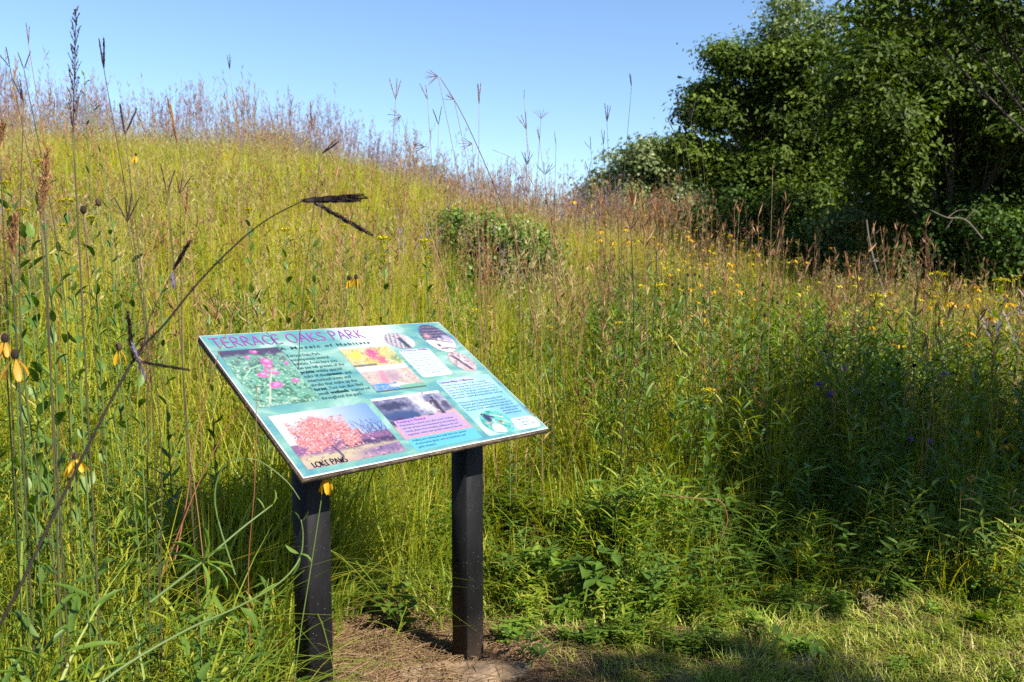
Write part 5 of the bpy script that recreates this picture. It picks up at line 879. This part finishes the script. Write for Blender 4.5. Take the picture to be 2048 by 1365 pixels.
# long bare culms that cross the view
def culm(pts, label, rad, mat, name='bare_stem', cat='grass stalk', leaves=(), lk='grass_leaf', group=None):
    P_ = np.array([at(x, y, q) for x, y, q in pts]); b = P_[0].copy(); root = thing(name, b, label, cat, group); c = curve(P_ - b); m = MB(); m.tube(c, np.linspace(rad, rad * .45, len(c)), 6, .4); put(link('stem', m.mesh('stem', True), None, M[mat]), root, I4)
    for (x, y, q, L_, dx_, dz_) in leaves: part(root, 'leaf', ME[lk, random.randrange(3)], frame_to((dx_, random.uniform(-.3, .3), dz_), random.uniform(-.6, .6), L_, at(x, y, q) - b) @ Matrix.Diagonal((1, .6 if lk == 'leaf' else .32, 1, 1)))
    return root
culm([(1075, 690, 3.9), (1050, 540, 3.9), (1000, 400, 3.8), (930, 240, 3.6), (880, 155, 3.5)], 'long reddish bent stem running up to the nodding fans', .003, 'red_stem', group='long crossing stems')
culm([(975, 700, 3.8), (970, 560, 3.8), (962, 330, 3.8)], 'straight red-green stem right of the drooping spikes', .0024, 'red_stem', group='long crossing stems')
culm([(915, 700, 3.3), (890, 560, 3.3), (845, 430, 3.3), (812, 365, 3.3)], 'pale orange stem leaning left toward the crest', .0022, 'tan_stem', group='long crossing stems')
culm([(1130, 560, 3.6), (1090, 420, 3.6), (1040, 330, 3.6), (985, 300, 3.6)], 'thin purplish stem leaning left over the round shrub', .002, 'stalk', group='long crossing stems')
culm([(1442, 1075, 3.2), (1455, 1040, 3.2), (1441, 1003, 3.2), (1400, 998, 3.2), (1318, 990, 3.15)], 'snapped red grass stem lying level over the weeds', .0028, 'red_stem', group='long crossing stems')
culm([(325, 1150, 1.7), (400, 960, 1.75), (470, 830, 1.8), (500, 812, 1.8)], 'red stem leaning toward the left edge of the panel', .0015, 'red_stem', group='long crossing stems')
culm([(350, 1120, 1.7), (372, 1010, 1.75), (395, 860, 1.8), (440, 700, 1.85), (480, 600, 1.9)], 'grass stem whose tip crosses the panel title', .0014, 'red_stem', group='long crossing stems')
culm([(470, 1150, 1.8), (430, 1010, 1.8), (450, 930, 1.8), (510, 920, 1.8), (570, 960, 1.8), (600, 1000, 1.8)], 'grass stem arching over beside the lower left panel corner', .0022, 'green_stem', group='long crossing stems')
culm([(500, 1290, 1.7), (497, 1130, 1.7), (510, 960, 1.7), (513, 770, 1.75)], 'thin upright stem before the left edge of the panel', .0013, 'red_stem', group='long crossing stems')
# arching vine-like stem before the left post
culm([(150, 1420, 1.25), (230, 1345, 1.3), (370, 1262, 1.4), (480, 1212, 1.5), (560, 1165, 1.6), (598, 1120, 1.65), (606, 1075, 1.66), (602, 1040, 1.66)], 'thick pale green stem curving up past the left post with few leaves', .0027, 'green_stem', 'arching_weed', 'plant', [(598, 1108, 1.65, .035, -.7, .3), (600, 1108, 1.65, .05, -.3, -1), (600, 1108, 1.65, .03, .8, -.4), (604, 1042, 1.66, .028, .6, .8), (600, 1040, 1.66, .02, -.5, .9), (470, 1220, 1.5, .07, -.6, -.5), (480, 1215, 1.5, .06, .5, -.7), (450, 1225, 1.47, .05, -.3, .6)], 'leaf')
culm([(300, 1205, 1.45), (400, 1128, 1.5), (480, 1060, 1.55), (545, 1010, 1.6)], 'straight pale stem with a whorl of narrow leaves in the left grass', .003, 'green_stem', 'whorled_weed', 'weed', [(403, 1125, 1.5, .07, math.cos(a) * .9, math.sin(a) * .8) for a in np.arange(9) * .7] + [(545, 1010, 1.6, .03, .3, 1), (530, 1020, 1.6, .03, -.6, .9)], 'weed_leaf')
# the tall dark plume (tip at the top left)
def plume(px, py0, py1, d_, label, base_px, mt='dark_seed', wdt=.02):
    tip = at(px, py0, d_); low = at(px - 6, py1, d_); B = base_of(np.array([at(base_px, 600, d_)[0], d_, 0]), 0, .05); root = thing('plume_grass', B, label, 'grass stalk', 'tall grass seed stalks'); stem_to(root, B, low, .0026, .0016, M['dark_stem']); m = MB(); n = 46; t = np.linspace(0, 1, n); ax = low[None] * (1 - t[:, None]) + tip[None] * t[:, None] - B
    m.tube(np.array([ax[0], ax[n // 2], ax[-1]]), [.0012, .001, .0006], 4, .3, False)
    for k in range(n):
        a = k * 2.4; up = random.uniform(.8, 1.3) * (1.2 - t[k] * .4); ln = wdt * (1.35 - t[k] * .9) * random.uniform(.6, 1.25); v = np.array([math.cos(a) * .38, math.sin(a) * .38, up]); e_ = ax[k] + v * ln * 1.4; m.tube([ax[k], e_], .0004, 3, .3, False)
        j = 4; O = ax[k] + (e_ - ax[k]) * np.linspace(.35, 1, j)[:, None]; D = np.tile(v, (j, 1)) + rng.normal(0, .15, (j, 3)); m.templ(SLEAF * [1, .9, 1], SLEAFF, frames(D, U(-1, 1, j)) * .0085, O, U(0, 1, j))
    put(link('seed_plume', m.mesh('seed_plume'), None, M[mt]), root, I4)
plume(152, 28, 265, 1.75, 'tall dark narrow seed plume, highest at the top left', 150)
plume(95, 305, 420, 1.7, 'brown seed plume leaning right over pale goldenrod at the left border', 60, 'rust_seed', .016)
plume(30, 440, 520, 1.6, 'small brown plume at the left border lower down', 5, 'rust_seed', .014)
plume(88, 330, 445, 1.75, 'second brown plume hanging close behind the leaning one', 84, 'rust_seed', .013)
plume(5, 255, 300, 2.2, 'brown plume cut by the left border below the sky', -10, 'rust_seed', .02)
M['hero_stem'] = plant_mat('shade_dark_wine_stem', [(.012, .008, .007), (.022, .011, .009)], 0, .6, .15)  # wine-dark by nature, colour taken near black for the shade it stands in
# the big dark stem that arches across the left
HP = [(-150, 1500, 1.02), (8, 1235, 1.10), (130, 985, 1.2), (262, 728, 1.3), (330, 648, 1.33), (400, 562, 1.36), (480, 482, 1.39), (540, 436, 1.4), (602, 404, 1.41)]
P_ = np.array([at(*q) for q in HP]); b0 = P_[0].copy(); hero = thing('arching_seed_stalk', b0, 'large dark purple grass stem arching from the lower left to drooping spikes above the panel', 'grass stalk')
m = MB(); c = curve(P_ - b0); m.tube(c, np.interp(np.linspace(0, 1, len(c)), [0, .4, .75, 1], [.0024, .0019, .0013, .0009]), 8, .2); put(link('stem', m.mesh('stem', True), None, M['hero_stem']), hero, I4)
for q in (.3, .47, .62, .8):
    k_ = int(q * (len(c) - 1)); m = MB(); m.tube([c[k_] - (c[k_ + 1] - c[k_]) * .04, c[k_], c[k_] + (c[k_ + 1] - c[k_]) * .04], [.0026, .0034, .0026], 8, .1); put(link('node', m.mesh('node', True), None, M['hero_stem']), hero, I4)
def spike(x0, y0, x1, y1, q, thick=1.0, mt='black_seed', q1=None):
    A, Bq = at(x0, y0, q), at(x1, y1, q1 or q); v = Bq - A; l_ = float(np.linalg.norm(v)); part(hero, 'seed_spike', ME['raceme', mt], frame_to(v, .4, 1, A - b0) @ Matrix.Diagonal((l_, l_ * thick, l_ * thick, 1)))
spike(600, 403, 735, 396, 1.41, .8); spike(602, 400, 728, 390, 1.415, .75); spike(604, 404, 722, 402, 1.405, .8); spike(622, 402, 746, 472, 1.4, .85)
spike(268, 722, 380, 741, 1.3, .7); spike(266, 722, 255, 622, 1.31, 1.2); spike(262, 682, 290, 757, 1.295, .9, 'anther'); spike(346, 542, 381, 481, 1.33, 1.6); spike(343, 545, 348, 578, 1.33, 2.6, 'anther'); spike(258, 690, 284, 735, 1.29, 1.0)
for pl, rd in (([(262, 728, 1.3), (285, 700, 1.305), (298, 640, 1.31), (322, 590, 1.32), (345, 545, 1.33)], .0013), ([(425, 530, 1.365), (445, 524, 1.36), (462, 512, 1.36)], .0009), ([(640, 401, 1.41), (618, 380, 1.41), (620, 352, 1.41)], .0006)):
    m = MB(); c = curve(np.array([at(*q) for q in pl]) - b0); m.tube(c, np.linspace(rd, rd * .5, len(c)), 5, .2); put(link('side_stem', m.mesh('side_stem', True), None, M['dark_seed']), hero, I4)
# ------------------------------------------------------------------ low plants at the foot of the sign
def low_plant(px, py, label, n, L_, hgt, name='broadleaf_weed', lk='weed_leaf', wdf=1.0, group='broad-leaved weeds at the verge', spread=.1):
    g0 = on_ground(px, py); B = np.array([g0[0], g0[1], float(ground_z(g0[0], g0[1]))]); root = thing(name, B, label, 'weed', group)
    for s_ in range(n):
        a = s_ * 2.4 + random.random(); rr_ = spread * random.uniform(.3, 1); tip = np.array([math.cos(a) * rr_, math.sin(a) * rr_, hgt * random.uniform(.55, 1.0)]); c = curve(np.array([[0, 0, -.01], tip * [.35, .35, .6], tip])); m = MB(); m.tube(c, np.linspace(.0025, .0012, len(c)), 4, .5); put(link('stem', m.mesh('stem', True), None, M['green_stem']), root, I4)
        for k, t in enumerate((.45, .6, .75, .88, 1.0, 1.0)):
            i = min(int(t * (len(c) - 1)), len(c) - 1); b_ = a + k * 2.3; el = random.uniform(-.2, .5); part(root, 'leaf', ME[lk, (k + s_) % 3], frame_to((math.cos(b_) * math.cos(el), math.sin(b_) * math.cos(el), math.sin(el)), random.uniform(-.4, .4), L_ * random.uniform(.6, 1.1), c[i]) @ Matrix.Diagonal((1, wdf, 1, 1)))
for a in ((800, 1270, 'dark green leafy weed growing between the two posts', 6, .055, .16, 'broadleaf_weed', 'leaf', 1.4), (1180, 1235, 'leafy weed with large drooping leaves at the edge of the bare soil', 8, .10, .24, 'broadleaf_weed', 'leaf', 1.1), (1085, 1205, 'bright narrow-leaved weed right of the right post', 7, .09, .2, 'broadleaf_weed', 'weed_leaf', .9), (1140, 1130, 'pale leafy weed behind the large-leaved one', 7, .08, .26, 'broadleaf_weed', 'weed_leaf', .8), (1265, 1180, 'low weed with upright oval leaves right of the large-leaved one', 5, .09, .14, 'broadleaf_weed', 'weed_leaf', 1.3), (1060, 1345, 'small weed sprouting at the bottom beside the stone', 4, .05, .12, 'broadleaf_weed', 'leaf', 1), (1600, 1330, 'rosette weed in the sunlit strip at the bottom right', 6, .06, .07, 'broadleaf_weed', 'weed_leaf', 1.2), (1370, 1120, 'brown-tinged weed in front of the tall shaded grass', 7, .06, .36, 'broadleaf_weed', 'weed_leaf', .7), (1770, 1150, 'pale green weed glowing in the shade at the right', 5, .09, .34, 'broadleaf_weed', 'weed_leaf', 1.0), (60, 1330, 'narrow-leaved weed in the bottom left corner', 7, .11, .2, 'broadleaf_weed', 'weed_leaf', .5), (880, 1130, 'yellow-green weed half hidden behind the right post', 6, .05, .22, 'broadleaf_weed', 'weed_leaf', 1.0), (1000, 1180, 'small weed right beside the right post', 4, .07, .14, 'broadleaf_weed', 'leaf', 1.1), (300, 1300, 'narrow-leaved weed in the sunny left foreground', 8, .10, .22, 'broadleaf_weed', 'weed_leaf', .45), (120, 1180, 'pale willow-leaved weed among the left grass', 8, .11, .3, 'broadleaf_weed', 'weed_leaf', .45), (1210, 1010, 'weed with yellowing leaves between the post and the snapped red stem', 8, .07, .5, 'broadleaf_weed', 'weed_leaf', .9)): low_plant(*a)
# tufts of longer grass
def tuft(px, py, label, n, h, lean, bend, wd, mat, sp=.03):
    g0 = on_ground(px, py); B = np.array([g0[0], g0[1], float(ground_z(g0[0], g0[1]))]); m = MB(); a = U(0, 6.283, n); r = sp * np.sqrt(U(0, 1, n)); base = np.stack([r * np.cos(a), r * np.sin(a), np.full(n, -.01)], -1); m.blades(base, a + U(-.8, .8, n), h * U(.5, 1, n), np.abs(rng.normal(0, lean, n)), bend * U(0, 1, n), wd * U(.6, 1.3, n), U(0, 1, n), 7, a + math.pi / 2 + U(-.5, .5, n))
    o = link('grass_tuft', m.mesh('grass_tuft'), None, M[mat]); o.location = B; tag(o, label, 'grass', 'single grass tufts')
for a in ((430, 1290, 'arching green tuft in the sunny grass left of the left post', 60, .5, .35, 1.0, .008, 'green', .05), (250, 1250, 'arching green tuft low in the left grass', 60, .55, .35, 1.0, .008, 'green', .05), (520, 1180, 'arching tuft just left of the left post', 50, .45, .35, 1.0, .0075, 'green', .05), (90, 1200, 'broad-bladed tuft near the lower left corner', 50, .6, .35, 1.0, .009, 'green', .05), (745, 1245, 'fine bright grass tuft between the posts, behind the dark weed', 120, .26, .3, .4, .003, 'green'), (1500, 1190, 'arching grass tuft at the edge of the sunlit verge', 60, .34, .35, .8, .005, 'green'), (1590, 1020, 'big dark tuft of arching grass in the shade', 90, .7, .3, .9, .007, 'green', .06), (1180, 1080, 'bright arching grass clump right of the right post', 80, .62, .3, .9, .0075, 'green', .06), (640, 1330, 'straw-coloured sparse tuft beside the left post', 40, .16, .4, .6, .003, 'meadow'), (1850, 1290, 'short tuft on the path at the bottom right', 60, .08, .5, .8, .004, 'lawn'), (1330, 1330, 'short green tuft where the bare soil ends', 60, .09, .5, .8, .004, 'lawn'), (560, 1350, 'yellow-green grass clump left of the left post at the bottom', 90, .36, .2, .4, .004, 'green', .06), (1120, 1310, 'sparse tuft on the bare soil below the large-leaved weed', 40, .09, .5, .8, .004, 'lawn')): tuft(*a)
# dandelion-like flower and the stone
g0 = on_ground(1003, 1205); B = np.array([g0[0], g0[1], float(ground_z(g0[0], g0[1]))]); fl = thing('dandelion', B, 'single bright yellow flower right of the right post, low on the ground', 'flower'); tip = at(1003, 1181, g0[1]) - B; m = MB(); m.tube(curve(np.array([[0, 0, 0], tip * .5, tip])), .0012, 4, .5); put(link('stem', m.mesh('stem'), None, M['green_stem']), fl, I4)
m = MB(); n = 40; a_ = U(0, 6.28, n); el = U(-.1, 1.3, n); m.templ(SLEAF * [1, 1.0, 1], SLEAFF, frames(np.stack([np.cos(a_) * np.cos(el), np.sin(a_) * np.cos(el), np.sin(el)], -1)) * .015, np.tile(tip, (n, 1)), U(0, 1, n)); put(link('flower_head', m.mesh('flower_head'), None, M['petal']), fl, I4)
M['stone'] = noise_mat('tan_stone', [(.3, (.13, .085, .05)), (.5, (.26, .18, .11)), (.7, (.34, .25, .17))], 14, 8, .9, .6, 60)
def stone(px, py, sx_, sy_, sz_, ang, label, seed):
    g0 = on_ground(px, py); m = MB(); k = 28; r = np.random.default_rng(seed); rad = 1 + .12 * np.sin(np.arange(k) * 2 * math.pi / k * 3 + r.random() * 6) + r.normal(0, .03, k); V = []
    lv = [(1.0, -.6), (1.02, 0), (.97, .6), (.86, .88), (.6, .98), (.25, 1.0)]
    for q, z in lv:
        for j in range(k): t = j * 2 * math.pi / k; V.append((q * rad[j] * math.cos(t) * sx_, q * rad[j] * math.sin(t) * sy_, z * sz_ + r.normal(0, .02 * sz_)))
    F = [[i * k + j, i * k + (j + 1) % k, (i + 1) * k + (j + 1) % k, (i + 1) * k + j] for i in range(len(lv) - 1) for j in range(k)] + [[(len(lv) - 1) * k + j for j in range(k)]]; m.add(V, F)
    o = link('flat_stone', m.mesh('flat_stone', True), None, M['stone']); o.location = (g0[0], g0[1], float(ground_z(g0[0], g0[1]))); o.rotation_euler = (0, 0, ang); tag(o, label, 'stone')
stone(915, 1366, .23, .10, .014, R(8), 'flat worn sand-coloured stone before the right post at the bottom edge', 3)
stone(725, 1362, .018, .014, .012, 0, 'small pale pebble at the bottom edge right of the left post', 4)
stone(790, 1317, .007, .006, .006, 0, 'tiny orange-brown pebble between the posts', 5)
